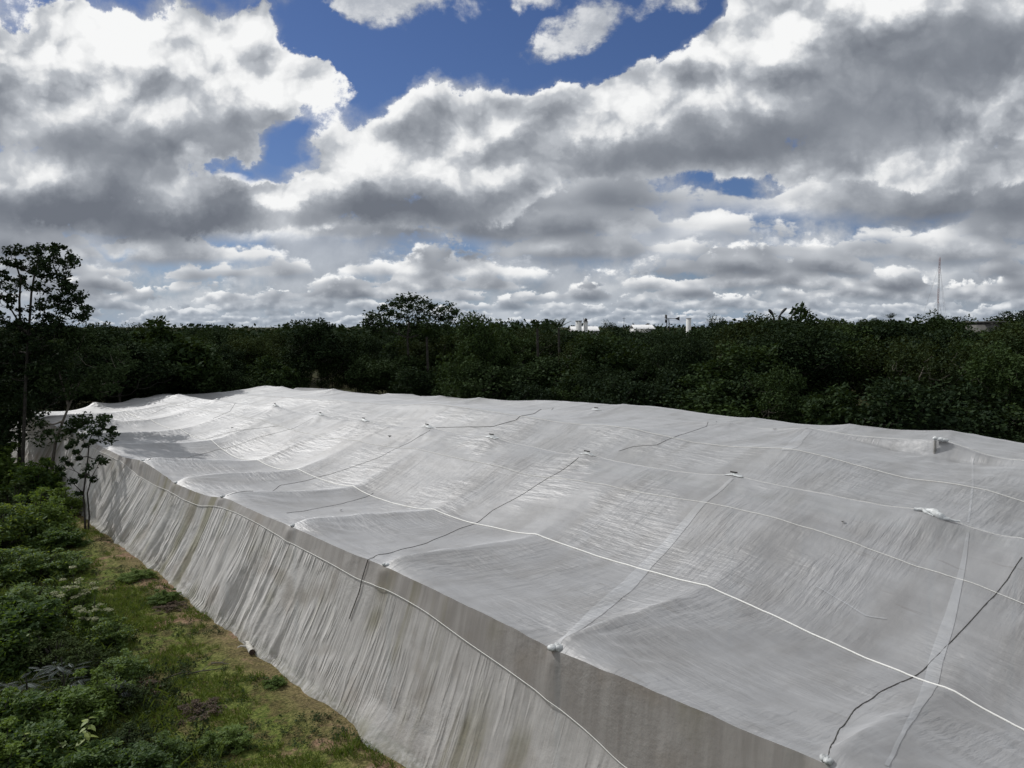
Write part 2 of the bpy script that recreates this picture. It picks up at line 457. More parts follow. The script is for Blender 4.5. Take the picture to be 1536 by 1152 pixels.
ROPE_MAIN = simple('rope_main', (.78, .78, .76), .7, .06, 20)
ROPE_D = simple('rope_dark', (.055, .053, .050), .8, .3, 20)
PLASTIC = simple('plastic_white', (.46, .48, .49), .5, .35, 9, .3)
POST = simple('post_timber', (.14, .12, .10), .9, .3, 8, .1)
# ------------------------------------------------------------------ the net house: heights of the cloth
U0, U1, V1 = -16.0, 49.0, 26.0
G = 0.25
nu, nv = int((U1 - U0) / G) + 1, int(V1 / G) + 1
gu, gv = U0 + np.arange(nu) * G, np.arange(nv) * G
ZT = np.full((nu, nv), np.nan); FIX = np.zeros((nu, nv), bool)
def pin_line(pts):
    """pins the cloth along a rope given as (u, v, z) points"""
    p = np.array(sorted(pts, key=lambda q: q[0]))
    uu = gu[(gu >= p[0, 0]) & (gu <= p[-1, 0])]
    vv = np.interp(uu, p[:, 0], p[:, 1]); zz = np.interp(uu, p[:, 0], p[:, 2])
    k = np.ones(5) / 5
    if len(zz) > 9: zz[2:-2] = np.convolve(zz, k, 'valid')
    i = np.round((uu - U0) / G).astype(int); j = np.clip(np.round(vv / G).astype(int), 0, nv - 1)
    ZT[i, j] = zz; FIX[i, j] = True
def pin(u, v, z):
    i, j = int(round((u - U0) / G)), int(round(v / G))
    if 0 <= i < nu and 0 <= j < nv: ZT[i, j] = z; FIX[i, j] = True
def line_v(pix, v, extra=()):
    return [(float(q[0]), v, float(q[1])) for q in (on_v(*p, v) for p in pix)] + list(extra)
EDGE_PX = [(1240, 1145), (1040, 1064), (832, 975), (700, 908), (577, 850), (500, 818), (437, 790), (430, 786), (385, 768), (333, 745), (323, 746), (297, 740), (263, 725), (239, 708), (213, 691), (182, 685), (158, 673), (142, 664), (122, 658), (104, 647), (88, 642), (74, 633), (60, 629), (47, 623)]
EDGE = line_v(EDGE_PX, 0.0, [(-16, 0, 3.6), (-15, 0, 3.75), (-12.5, 0, 3.5), (54, 0, 3.6)])
POSTS_E = [-15.0] + [float(on_v(px, py, 0)[0]) for px, py in [(1240, 1145), (832, 975), (577, 850), (437, 790), (333, 745), (263, 725), (213, 691), (158, 673), (122, 658), (88, 642), (60, 629)]] + [48.8]
ROPE1_PX = [(310, 660), (330, 672), (350, 684), (400, 697), (480, 715), (540, 738), (600, 755), (690, 778), (720, 785), (740, 787), (780, 802), (860, 822), (950, 848), (1060, 884), (1170, 925), (1270, 972), (1370, 1018), (1450, 1058), (1536, 1102)]
ROPE2_PX = [(370, 625), (430, 640), (475, 655), (520, 660), (560, 668), (600, 672), (660, 680), (700, 688), (760, 704), (800, 714), (850, 717), (900, 728), (960, 740), (1060, 752), (1150, 774), (1240, 800), (1340, 836), (1436, 868), (1536, 910)]
RIDGE_PX = [(1525, 822), (1460, 792), (1400, 768), (1320, 752), (1240, 740), (1160, 724), (1100, 714), (1040, 709), (980, 702), (930, 692), (880, 684), (840, 679), (790, 668), (737, 655), (700, 652), (660, 644), (640, 639), (600, 640), (545, 631), (510, 628), (480, 621), (440, 618), (412, 608), (370, 604), (325, 600), (268, 592), (242, 592)]
V_R1, V_R2, V_RI, V_R3, V_R4 = 4.9, 7.8, 9.5, 14.8, 18.5
ROPE3_PX = [(1536, 757), (1490, 733), (1460, 727), (1340, 712), (1260, 688), (1190, 672), (1100, 670), (1040, 664), (1000, 655), (950, 643), (910, 638), (870, 636), (830, 632), (760, 620), (700, 611), (660, 606), (600, 607), (560, 605)]
ROW4_PX = [(1500, 690), (1408, 660), (1310, 655), (1210, 643), (1150, 644), (1095, 636), (1000, 627), (895, 618), (868, 617), (800, 613), (740, 607), (700, 604), (640, 600), (560, 593), (500, 585), (460, 586), (430, 582), (423, 581), (397, 579), (370, 585)]
FAR_PX = [(1536, 668), (1480, 657), (1425, 648), (1350, 645), (1275, 639), (1200, 637), (1130, 629), (1060, 622), (1000, 613), (960, 608), (935, 609), (900, 606), (820, 600), (760, 601), (718, 598), (690, 598), (660, 595), (630, 594), (600, 590)]
RIDGE = line_v(RIDGE_PX, V_RI, [(-16, V_RI, 4.8), (-13, V_RI, 5.0)])
ROPE1 = line_v(ROPE1_PX, V_R1, [(49, V_R1, 3.5), (-16, V_R1, 2.8)])
ROPE2 = line_v(ROPE2_PX, V_R2, [(49, V_R2, 3.6), (-16, V_R2, 3.6)])
ROPE3 = line_v(ROPE3_PX, V_R3, [(49, V_R3, 3.5), (-16, V_R3, 4.5)])
ROW4 = line_v(ROW4_PX, V_R4, [(-16, V_R4, 5.2), (-10, V_R4, 5.1)])
FAR = line_v(FAR_PX, 25.0, [(-16, 25, 4.2), (36, 25, 3.5), (41, 25, 3.3), (49, 25, 3.1)])
for L in (EDGE, ROPE1, ROPE2, ROPE3, ROW4, FAR, RIDGE): pin_line(L)
pin_line([(q[0], V1, q[2] - 0.1) for q in FAR])
def on_u(px, py, u):
    d = ray(px, py); t = (u + P0 @ EU) / (d[:2] @ EU); p = d * t
    return (p[:2] - P0) @ EV, CAMH + p[2]
END = sorted(on_u(*p, 49.0) for p in [(60, 624), (90, 623), (120, 621), (150, 614), (180, 606), (212, 598), (242, 591), (300, 590), (350, 586), (397, 579)])
print('end', [tuple(np.round(q, 2)) for q in END])
for v, z in ((1, 3.33), (2, 3.3), (3, 3.3), (6, 3.28), (12, 3.3), (14, 3.25), (17, 3.3), (21, 3.2), (23, 2.9)):
    pass
for v in np.arange(0, V1, G): pin(49, v, float(np.interp(v, [q[0] for q in END] + [22, 26], [q[1] for q in END] + [3.6, 3.2])))
pin_line([(q[0], 12.2, q[2] - 0.80) for q in RIDGE])
pin_line([(q[0], 20.8, q[2] - 0.60) for q in ROW4])
Z = np.full((nu, nv), 3.6)
for i in range(nu):
    j = np.where(FIX[i])[0]
    if len(j) > 1: Z[i] = np.interp(np.arange(nv), j, ZT[i, j])
Z[FIX] = ZT[FIX]
for it in range(260):
    A_ = np.pad(Z, 1, mode='edge')
    avg = (A_[:-2, 1:-1] + A_[2:, 1:-1] + A_[1:-1, :-2] + A_[1:-1, 2:]) / 4 - 0.045 * G * G / 4
    Z = np.where(FIX, ZT, avg)
# finer cloth, softened where it bends over a rope
FG = 0.1
fu, fv = np.arange(U0, U1 + 1e-6, FG), np.arange(0, V1 + 1e-6, FG)
def bilin(A2, u, v, g=G):
    x = np.clip((u - U0) / g, 0, A2.shape[0] - 1.001); y = np.clip(v / g, 0, A2.shape[1] - 1.001)
    i, j = x.astype(int), y.astype(int); a, b = x - i, y - j
    return (A2[i, j] * (1 - a) + A2[i + 1, j] * a) * (1 - b) + (A2[i, j + 1] * (1 - a) + A2[i + 1, j + 1] * a) * b
FU, FV = np.meshgrid(fu, fv, indexing='ij')
ZF = bilin(Z, FU, FV)
for it in range(5):
    A_ = np.pad(ZF, 1, mode='edge')
    ZF[:, 1:-1] = ((A_[:-2, 1:-1] + A_[2:, 1:-1] + A_[1:-1, :-2] + A_[1:-1, 2:]) / 4)[:, 1:-1]
RIDGE_POSTS = [(-13, V_RI)] + [(float(on_v(px, py, V_RI)[0]), V_RI) for px, py in [(1525, 822), (1400, 768), (1100, 714), (880, 684), (737, 655), (640, 639), (545, 631), (480, 621), (412, 608), (325, 600), (268, 592)]]
ROW4_POSTS = [(-10, V_R4)] + [(float(on_v(px, py, V_R4)[0]), V_R4) for px, py in [(1408, 660), (1210, 643), (1095, 636), (895, 618), (700, 604), (500, 585), (423, 581), (397, 580)]]
FAR_POSTS = [(-9, 25)] + [(float(on_v(px, py, 25)[0]), 25) for px, py in [(1425, 648), (1275, 639), (1130, 629), (935, 608), (718, 598), (660, 595)]] + [(40, 25), (47, 25)]
RP = lambda px: min(RIDGE_POSTS, key=lambda q: abs(q[0] - on_v(px, np.interp(px, [q[0] for q in RIDGE_PX[::-1]], [q[1] for q in RIDGE_PX[::-1]]), V_RI)[0]))[0]
# taut creases from each edge post up to the ridge, and peaks over the posts
fade = np.exp(-((FV - 1.2) / 3.6) ** 2)
for up_ in POSTS_E:
    du = FU - (up_ + 0.06 * FV)
    ZF += 0.27 * fade * np.where(du > 0, np.exp(-np.abs(du) / (0.12 + .10 * FV)), np.exp(-np.abs(du) / 1.3)) * (1 - np.exp(-FV / 0.25))
    ZF += 0.012 * fade * np.exp(-((du - .5) / .5) ** 2) * vnoise(FU * 5, FV * 1.2, 33, 2)
for (a, b) in RIDGE_POSTS + ROW4_POSTS + FAR_POSTS:
    r = np.hypot(FU - a, FV - b); th = np.arctan2(FV - b, FU - a)
    ZF += 0.13 * np.exp(-r / 0.55)
    ZF += 0.010 * np.exp(-((r - .9) / .7) ** 2) * np.sin(th * 11 + a)
for up_ in POSTS_E:
    r = np.hypot(FU - up_, FV); th = np.arctan2(FV, FU - up_)
    ZF += 0.012 * np.exp(-((r - 1.2) / .9) ** 2) * np.sin(th * 17 + up_)
# the cloth hangs a little between the taut creases
EP = np.array(sorted(POSTS_E)); ph = FU - .06 * FV; kk = np.clip(np.searchsorted(EP, ph) - 1, 0, len(EP) - 2)
ph = np.clip((ph - EP[kk]) / (EP[kk + 1] - EP[kk]), 0, 1)
ZF -= (0.085 + 0.06 * np.clip((FU - 2) / 6, 0, 1)) * np.minimum(1, (EP[kk + 1] - EP[kk]) / 4.5) * 4 * ph * (1 - ph) * (1 - np.exp(-FV / 1.0)) * np.exp(-(FV / 8.5) ** 2)
# beside the tall far post at the right the cloth drops steeply on the near side
up_ = ROW4_POSTS[1][0]; below = np.clip((V_R4 - .12 - FV) / .25, 0, 1)
ZF -= 0.42 * np.exp(-((FU - up_) / 2.2) ** 2) * below * np.exp(-np.maximum(0, V_R4 - .4 - FV) / 1.5)
# ripples: long ones between the ropes, short crumples
mask = 0.55 + 0.45 * vnoise(FU * .16, FV * .2, 3, 2)
ZF += 0.034 * mask * vnoise(FU * 1.5 + 0.35 * FV, FV * 0.22, 4, 3, .6)
ZF += 0.030 * (1 - mask) * vnoise(FU * 0.35, FV * 1.8, 5, 2)
right = 1 / (1 + np.exp((FU + 3.5) / 1.6))
ZF += 0.042 * right * vnoise(FU * 1.3 + FV * .4, FV * 2.2, 6, 3)
ZF += 0.05 * vnoise(FU * .28, FV * .33, 8, 2) * np.clip(FV / 2, 0, 1) * np.clip((24 - FV) / 2, 0, 1) * 0.9
def znet(u, v): return bilin(ZF, np.asarray(u, float), np.asarray(v, float), FG)
def on_net(px, py):
    """where a viewing ray meets the cloth, as (u, v, z)"""
    d = ray(px, py); t = np.linspace(6, 80, 3000)
    p = d[None] * t[:, None]
    u, v = w_to_uv(p[:, 0], p[:, 1]); z = CAMH + p[:, 2]
    ok = (u > U0) & (u < U1) & (v >= 0) & (v < V1)
    hit = np.where(ok & (z < znet(u, v)))[0]
    if len(hit) == 0: return None
    k = hit[0]; return np.array([u[k], v[k], float(znet(u[k], v[k]))])

house = empty('net_house', (*uv_to_w(0, 0, 0)[:2], 0))
tag(house, 'wide low house of grey white netting draped over rows of posts, filling the foreground', 'net house')
HOUSE_AT = np.array([*uv_to_w(0, 0, 0)[:2], 0.0])
def part(name, V, F, mat, smooth_=True, parent=None, uv=None, label=None, kind=None):
    V = np.asarray(V) - HOUSE_AT
    o = link(name, mesh_np(name, V, F, mat, smooth_, uv), parent or house)
    if label: o['label'] = label
    if kind: o['kind'] = kind
    return o
def grid_faces(a, b):
    i, j = np.meshgrid(np.arange(a - 1), np.arange(b - 1), indexing='ij')
    k = (i * b + j).ravel()
    return np.stack([k, k + b, k + b + 1, k + 1], axis=1)
flip = lambda F: F[:, ::-1]
cuts = [0, V_R1, V_R2, V_RI, V_R3, V_R4, V1]
for a, b in zip(cuts[:-1], cuts[1:]):                        # one sewn sheet between each pair of ropes
    j0, j1 = int(round(a / FG)), int(round(b / FG)) + 1
    uu, vv, zz = FU[:, j0:j1], FV[:, j0:j1], ZF[:, j0:j1]
    P = uv_to_w(uu, vv, zz).reshape(-1, 3)
    part('roof_sheet', P, flip(grid_faces(*uu.shape)), NET, uv=np.stack([uu.ravel(), vv.ravel()], 1))

# side wall towards the camera: a short upper band down to the seam rope, then a curtain to the ground
SEAM_PX = [(1010, 1190), (940, 1150), (890, 1100), (824, 1046), (760, 1000), (700, 959), (640, 915), (600, 892), (573, 879), (540, 868), (500, 845), (434, 811), (390, 785), (360, 770), (330, 759), (300, 758), (275, 748), (258, 737), (235, 728), (208, 712), (190, 697), (170, 682), (150, 672)]
SEAM = np.array(sorted([tuple(on_v(*p, -0.1)) for p in SEAM_PX] + [(-16, 2.8), (30, 2.9), (40, 2.9), (49, 2.9)]))
su = np.arange(U0, U1, 0.05)
seam_z = np.interp(su, SEAM[:, 0], SEAM[:, 1])
seam_z = np.convolve(np.pad(seam_z, 6, mode='edge'), np.ones(13) / 13, 'valid')
edge_z = znet(su, np.zeros_like(su))
seam_z = np.minimum(seam_z, edge_z - 0.15)
nb = 10
t = np.linspace(0, 1, nb)[None]
post_near = np.max([np.exp(-((su - p) / .20) ** 2) for p in POSTS_E], axis=0)[:, None]
zb = edge_z[:, None] * (1 - t) + seam_z[:, None] * t
vb = -0.14 * t - 0.10 * post_near * (1 - np.exp(-t * 9)) * (1 - .7 * t) + 0.02 * vnoise(su[:, None] * 2.5 + 0 * t, zb * 1.5, 21, 2) * t * (1 - t) * 4
vb[:, 0] = 0.0
band = uv_to_w(su[:, None] + 0 * t, vb, zb)
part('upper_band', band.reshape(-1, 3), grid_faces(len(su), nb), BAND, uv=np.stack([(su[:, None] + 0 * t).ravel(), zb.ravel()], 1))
nc = 40
t = np.linspace(0, 1, nc)[None]
foot = -0.62 - 0.10 * vnoise(su * .35, su * 0, 22, 2) - 0.06 * np.abs(vnoise(su * 1.6, su * 0, 23, 2))
lean = (1.0 + 0.11 * np.clip(su, -5, 25))[:, None]
zc_ = seam_z[:, None] * (1 - t)
sfold = su[:, None] - lean * t
amp = (0.15 + 0.85 * t) * (1 - 0.45 * t ** 4)
loose = np.clip((su[:, None] - 1.5) / 4, 0.15, 1.0) * (0.75 + 0.9 * vnoise(su[:, None] * .25 + 0 * t, t * 0, 24))
f1 = vnoise(sfold * 1.05, t * 0.5 + 0 * sfold, 25, 2); f2 = vnoise(sfold * 3.1, t * 0.6, 26, 2)
f3 = vnoise(sfold * 7.5, t * 0.9, 29, 1)
pk = lambda x: 1 - 2 * np.abs(x)                              # sharp outward pleats
vc = -0.14 + (foot[:, None] + 0.14) * t ** 1.15 - amp * loose * (0.15 * pk(f1) + 0.075 * pk(f2) * (0.4 + .9 * np.abs(f1)) + 0.02 * f3)
vc = vc - 0.02 * vnoise(su[:, None] * 2.2, t * 7.0, 27, 3) * np.clip(t * 5, 0, 1)
hem = np.clip((t - .93) / .07, 0, 1)
vc = vc - hem * (0.08 + 0.16 * np.clip(vnoise(su * .9, su * 0, 34, 2), -.6, 1)[:, None]) - 0.35 * np.exp(-((su[:, None] + .6) / .7) ** 2) * np.clip((t - .75) / .25, 0, 1)
vc[:, 0] = vb[:, -1]
zc_ = zc_ + 0.015 * vnoise(su[:, None] * 1.5, t * 3, 28, 2) * t
curtain = uv_to_w(su[:, None] + 0 * t, vc, zc_ - 0.02 * t)
part('wall_curtain', curtain.reshape(-1, 3), grid_faces(len(su), nc), WALL, uv=np.stack([sfold.ravel(), (zc_ + 0 * sfold).ravel()], 1))
part('seam_rope', *tube(uv_to_w(su[::3], vb[::3, -1] - 0.02, seam_z[::3]), 0.0085, 5), ROPE_W)
# the other three sides, seen only from elsewhere
def plain_wall(us, vs, zs, nx, ny):
    t = np.linspace(0, 1, 8)[None]
    w = 0.06 * vnoise((us + vs)[:, None] * 1.2 + 0 * t, t * .5, 31, 2) * t
    P = uv_to_w(us[:, None] + nx * (w + .5 * t), vs[:, None] + ny * (w + .5 * t), zs[:, None] * (1 - t) - .02 * t)
    part('wall_curtain', P.reshape(-1, 3), grid_faces(len(us), 8), WALL, uv=np.stack([((us + vs)[:, None] + 0 * t).ravel(), (zs[:, None] * (1 - t)).ravel()], 1))
plain_wall(fu, np.full_like(fu, V1), ZF[:, -1], 0, 1)
plain_wall(np.full_like(fv, U0), fv, ZF[0], -1, 0)
plain_wall(np.full_like(fv, U1), fv, ZF[-1], 1, 0)

# ropes over the cloth
def surf_rope(name, uvs, r, mat, lift=0.0, step=0.15, label=None):
    q = resample(np.asarray(uvs)[:, :2], step)
    z = znet(q[:, 0], q[:, 1]) + r * 0.7 + lift
    return part(name, *tube(uv_to_w(q[:, 0], q[:, 1], z), r, 5), mat, label=label)
surf_rope('seam_rope', [(U0, V_R1), (16, V_R1), (22.5, V_R1 + .05), (49, V_R1)], 0.0165, ROPE_MAIN)
surf_rope('seam_rope', [(U0, V_R2), (12, V_R2 + .05), (25, V_R2), (49, V_R2)], 0.0105, ROPE_W)
surf_rope('seam_rope', [(U0, V_R3), (49, V_R3)], 0.0125, ROPE_W)
surf_rope('seam_rope', [(-16, 18.9), (-4.5, 18.62), (2, 18.6)], 0.009, ROPE_W)
surf_rope('seam_rope', [(-16, V_RI + .2), (-7.6, V_RI + .1), (49, V_RI + .12)], 0.007, ROPE_W)
def px_rope(name, pix, r, mat, label=None, start=()):
    pts = [q for q in (on_net(*p) for p in pix) if q is not None]
    return surf_rope(name, np.array(pts), r, mat, label=label)
px_rope('tie_cord', [(553, 841), (565, 833), (600, 825), (640, 815), (690, 793), (740, 765), (790, 738), (840, 708), (868, 687)], 0.0075, ROPE_D)
i0 = int((on_net(556, 839)[0] - U0) / .05)
k_ = np.array([i0 + s for s in (0, 3, 6, 9, 12, 14)])
hang = [uv_to_w(su[i0], -0.02, edge_z[i0] + .012)] + [curtain[min(i0 + s, len(su) - 1), r_] - np.array([*EV, 0]) * .025 for s, r_ in ((1, 0), (2, 3), (4, 6), (6, 9), (8, 12))]
part('tie_cord', *tube(resample(hang, .08), 0.012, 5), ROPE_D)
px_rope('tie_cord', [(341, 744), (380, 737), (420, 728), (480, 715), (530, 700), (570, 686), (610, 666), (645, 646)], 0.0075, ROPE_D)
px_rope('tie_cord', [(654, 642), (690, 641), (740, 640), (775, 630), (800, 621), (830, 612)], 0.012, ROPE_D)
px_rope('tie_cord', [(1242, 1140), (1246, 1120), (1258, 1095), (1285, 1062), (1320, 1038), (1365, 1018), (1400, 990), (1440, 950), (1480, 905), (1510, 872), (1533, 836)], 0.008, ROPE_D)
px_rope('tie_cord', [(928, 677), (950, 670), (985, 668), (1010, 657), (1035, 648), (1060, 640), (1075, 632)], 0.008, ROPE_D)
px_rope('tie_cord', [(222, 691), (290, 684), (328, 674), (388, 656), (440, 643), (470, 627)], 0.0065, ROPE_D)
px_rope('tie_cord', [(308, 659), (338, 650), (382, 643), (420, 639)], 0.0065, ROPE_D)
px_rope('tie_cord', [(320, 628), (345, 617), (372, 606)], 0.008, ROPE_D)
px_rope('tie_cord', [(228, 621), (250, 611), (271, 608), (296, 599)], 0.0065, ROPE_D)
px_rope('tie_cord', [(430, 770), (480, 762), (512, 756), (560, 740)], 0.006, ROPE_D)

# doubled strips where two sheets lie over each other
def strip(uvs, wid):
    q = resample(np.asarray(uvs)[:, :2], .12)
    d = np.gradient(q, axis=0); d /= np.linalg.norm(d, axis=1, keepdims=True); nrm = np.stack([-d[:, 1], d[:, 0]], 1)
    s = np.linspace(-.5, .5, 4)
    w = np.interp(np.arange(len(q)), np.linspace(0, len(q) - 1, len(wid)), wid)
    P = q[:, None] + nrm[:, None] * (s[None, :, None] * w[:, None, None])
    P[..., 1] = np.clip(P[..., 1], 0, V1)
    z = znet(P[..., 0], P[..., 1]) + 0.010
    part('overlap_strip', uv_to_w(P[..., 0], P[..., 1], z).reshape(-1, 3), flip(grid_faces(len(q), 4)), NET2, uv=P.reshape(-1, 2))
def px_strip(pix, wid):
    strip(np.array([q for q in (on_net(*p) for p in pix) if q is not None]), wid)
px_strip([(1098, 718), (1060, 750), (1015, 800), (968, 850), (905, 910), (836, 970)], (.10, .22, .32, .38, .30, .10))
px_strip([(1459, 690), (1459, 730), (1452, 785)], (.05, .05, .05))
px_strip([(1452, 800), (1446, 840), (1440, 868), (1424, 930), (1404, 990), (1372, 1070), (1330, 1150)], (.05, .12, .22, .22, .12, .05, .05))
px_strip([(1213, 645), (1196, 660), (1180, 676)], (.25, .45, .35))
px_strip([(1225, 880), (1300, 925), (1330, 930)], (.03, .03, .03))

# posts, and the knots and pads that tie the cloth to their heads
def post(u, v, h=None, r=.055):
    z = float(znet(u, v)) - 0.05 if h is None else h
    part('post', *tube([uv_to_w(u, v, -.3), uv_to_w(u, v, z * .5), uv_to_w(u, v, z)], [r, r * .95, r * .9], 8), POST)
for p in POSTS_E: post(p + .02, .09)
for (a, b) in RIDGE_POSTS + ROW4_POSTS + FAR_POSTS: post(a, b)
def blob(c, rad, seed, n=14, m=10, crumple=.25):
    th, ph = np.meshgrid(np.linspace(0, 2 * np.pi, n, endpoint=False), np.linspace(0.02, np.pi - .02, m), indexing='ij')
    d = np.stack([np.sin(ph) * np.cos(th), np.sin(ph) * np.sin(th), np.cos(ph)], -1)
    k = 1 + crumple * vnoise(th * 2.2 + seed, ph * 2.4 + seed, seed % 50, 2)
    V = d * k[..., None] * np.asarray(rad) + np.asarray(c)
    i = np.arange(n)[:, None]; j = np.arange(m - 1)[None]
    a = i * m + j; b = ((i + 1) % n) * m + j
    F = np.stack([a, b, b + 1, a + 1], -1).reshape(-1, 4)
    return V.reshape(-1, 3), F
def knot(u, v, size, lift=0.0, n=2):
    c = uv_to_w(u, v, float(znet(u, max(v, 0))) + lift)
    L = []
    for k in range(n):
        o = np.array([math.cos(k * 2.6 + u), math.sin(k * 2.6 + u), 0]) * size * (.62 if n > 1 else 0)
        L.append(blob(c + o + (0, 0, size * .35), (size, size * .9, size * .7), int(abs(u * 7)) + k * 3))
    part('head_pad', *join(L), PLASTIC)
knot(POSTS_E[2], .02, .085, .0, 3)
for p in POSTS_E[3:8]: knot(p, .03, .055, .0, 2)
knot(*on_net(1240, 1142)[:2], .06, 0, 2)
def crumpled_pad(u, v, w, l):
    """a folded sheet of white plastic laid over a post head, with torn corners and a dark opening"""
    n = 11; s = np.linspace(-1, 1, n); a, b = np.meshgrid(s, s, indexing='ij')
    rag = 1 + .25 * vnoise(a * 2 + u, b * 2 + v, int(abs(u * 3)) % 50, 2)
    x, y = u + a * l * rag, v + b * w * rag
    z = znet(x, y) + .02 + .07 * np.abs(vnoise(a * 2.3 + u, b * 2.3, int(abs(u * 5)) % 50, 3)) * (1 - np.maximum(a ** 2, b ** 2)) + .03 * (1 - np.maximum(abs(a), abs(b)))
    o = part('head_pad', uv_to_w(x, y, z).reshape(-1, 3), flip(grid_faces(n, n)), PLASTIC, smooth_=False)
    c = uv_to_w(u, v - w * .2, float(znet(u, v)) + .085)
    part('pad_tie', *join([tube([c + (EU[0] * q * l * .4, EU[1] * q * l * .4, s2 * .02) for q in (-1, -.3, .4, 1)], .012, 5) for s2 in (0, 1)]), ROPE_D, parent=o)
for px, w_, l_ in [(737, .16, .34), (640, .14, .30), (545, .15, .33), (480, .11, .26), (412, .13, .28), (880, .12, .32), (1100, .09, .28), (325, .10, .2)]:
    crumpled_pad(RP(px), V_RI + .04, w_, l_)
crumpled_pad(ROW4_POSTS[4][0], V_R4, .16, .3)
# a torn white bag tied over a ridge post, and a post whose head pokes through
c = on_net(1392, 770); k_ = np.linspace(0, 1, 26)
cu_, cv_ = c[0] + .32 - .95 * k_, c[1] + .03 + .05 * np.sin(k_ * 7)
ax_ = uv_to_w(cu_, cv_, znet(cu_, np.clip(cv_, 0, V1)) + .045)
V, F = tube(ax_, (.012 + .085 * np.sin(np.pi * np.clip(k_ * 1.15, 0, 1)) ** 1.5 * (.7 + .3 * np.cos(k_ * 9)) + .012), 18)
V = V + (.035 * vnoise(V[:, 0] * 9, V[:, 1] * 9 + V[:, 2] * 13, 44, 3))[:, None] * np.array([.4, -.6, 1.0])
V2, F2 = tube([ax_[5], ax_[5] + (-.02, -.12, -.03), ax_[7] + (.02, -.24, -.08)], [.05, .035, .012], 10)
part('head_pad', *join([(V, F), (V2, F2)]), PLASTIC, label='torn white plastic bag stretched over a ridge post')
c = on_v(1408, 662, 18.5)
zt = float(znet(c[0], V_R4))
part('post', *tube([uv_to_w(c[0], V_R4 - .30, -.3), uv_to_w(c[0], V_R4 - .30, zt - .04)], .045, 8), simple('post_grey', (.24, .235, .225), .9, .25, 8, .1))
part('head_pad', *join([blob(uv_to_w(c[0] - k * .12, V_R4 - .24 + .05 * k, float(znet(c[0], 18.5)) + .03 - .02 * k), (.12, .10, .06), 31 + k) for k in range(3)]), PLASTIC)
# ------------------------------------------------------------------ ground
def ground_material():
    m = material('ground')
    c = objc(); x, y, z = sep(c)
    v = (x - float(P0[0])) * float(EV[0]) + (y - float(P0[1])) * float(EV[1])      # metres out from the long side
    n1 = noise(c, .55, 5, .6, dim='3D'); n2 = noise(c, 2.6, 5, .62, dim='3D'); n3 = noise(c, 14.0, 4, .6, dim='3D')
    earth = mixc(smooth(n3, .3, .7), (.13, .085, .052), (.32, .22, .145))
    earth = mixc(smooth(n2, .5, .75) * .6, earth, (.42, .33, .25))
    litter = mixc(smooth(n3, .35, .65), (.055, .052, .020), (.145, .125, .052))
    green = mixc(smooth(n3, .3, .7), (.055, .105, .014), (.16, .215, .038))
    base = mixc(smooth(n2, .35, .62), green, litter)
    strip = smooth(v, -2.1, -.9) * smooth(v, -.35, -.55)
    bare = (strip * .55 + smooth(n1, .56, .64) * 1.1 - (n2 - .47) * 2.2).clamp()
    col = mixc(bare, base, earth)
    uu_ = (x - float(P0[0])) * float(EU[0]) + (y - float(P0[1])) * float(EU[1])
    inside = smooth(v, -.5, -.2) * smooth(v, 26.8, 26.2) * smooth(uu_, 49.6, 49.2) * smooth(uu_, -16.6, -16.2)
    col = mixc(inside, col, earth)
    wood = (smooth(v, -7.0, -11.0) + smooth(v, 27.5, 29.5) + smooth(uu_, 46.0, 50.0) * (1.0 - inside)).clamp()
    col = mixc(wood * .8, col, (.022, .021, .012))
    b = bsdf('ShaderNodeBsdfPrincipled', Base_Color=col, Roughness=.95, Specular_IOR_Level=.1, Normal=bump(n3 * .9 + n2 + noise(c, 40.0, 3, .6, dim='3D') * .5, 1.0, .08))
    finish(b.outputs[0]); return m
xs = np.concatenate([[-6000, -2500, -900, -350, -150, -90], np.arange(-60, 40.1, .5), [60, 120, 350, 900, 2500, 6000]])
ys = np.concatenate([[-400, -100, -20], np.arange(0, 70.1, .5), [90, 150, 350, 900, 2500, 9000]])
gx, gy = np.meshgrid(xs, ys, indexing='ij')
def gz(x, y):
    x, y = np.asarray(x, float), np.asarray(y, float)
    near = np.clip((40 - np.abs(x + 10)) / 20, 0, 1) * np.clip((62 - y) / 20, 0, 1)
    u, v = w_to_uv(x, y)
    out = np.clip((-0.4 - v) / 1.0, 0, 1)
    return near * out * (0.07 * vnoise(x * .7, y * .7, 41, 3) + 0.10 * np.exp(-((v + 1.25) / .5) ** 2) * (1 + vnoise(u * .9, v, 42, 2)))
gzz = gz(gx, gy)
tag(link('ground', mesh_np('ground', np.stack([gx, gy, gzz], -1).reshape(-1, 3), grid_faces(len(xs), len(ys)), ground_material(), True)), kind='structure')

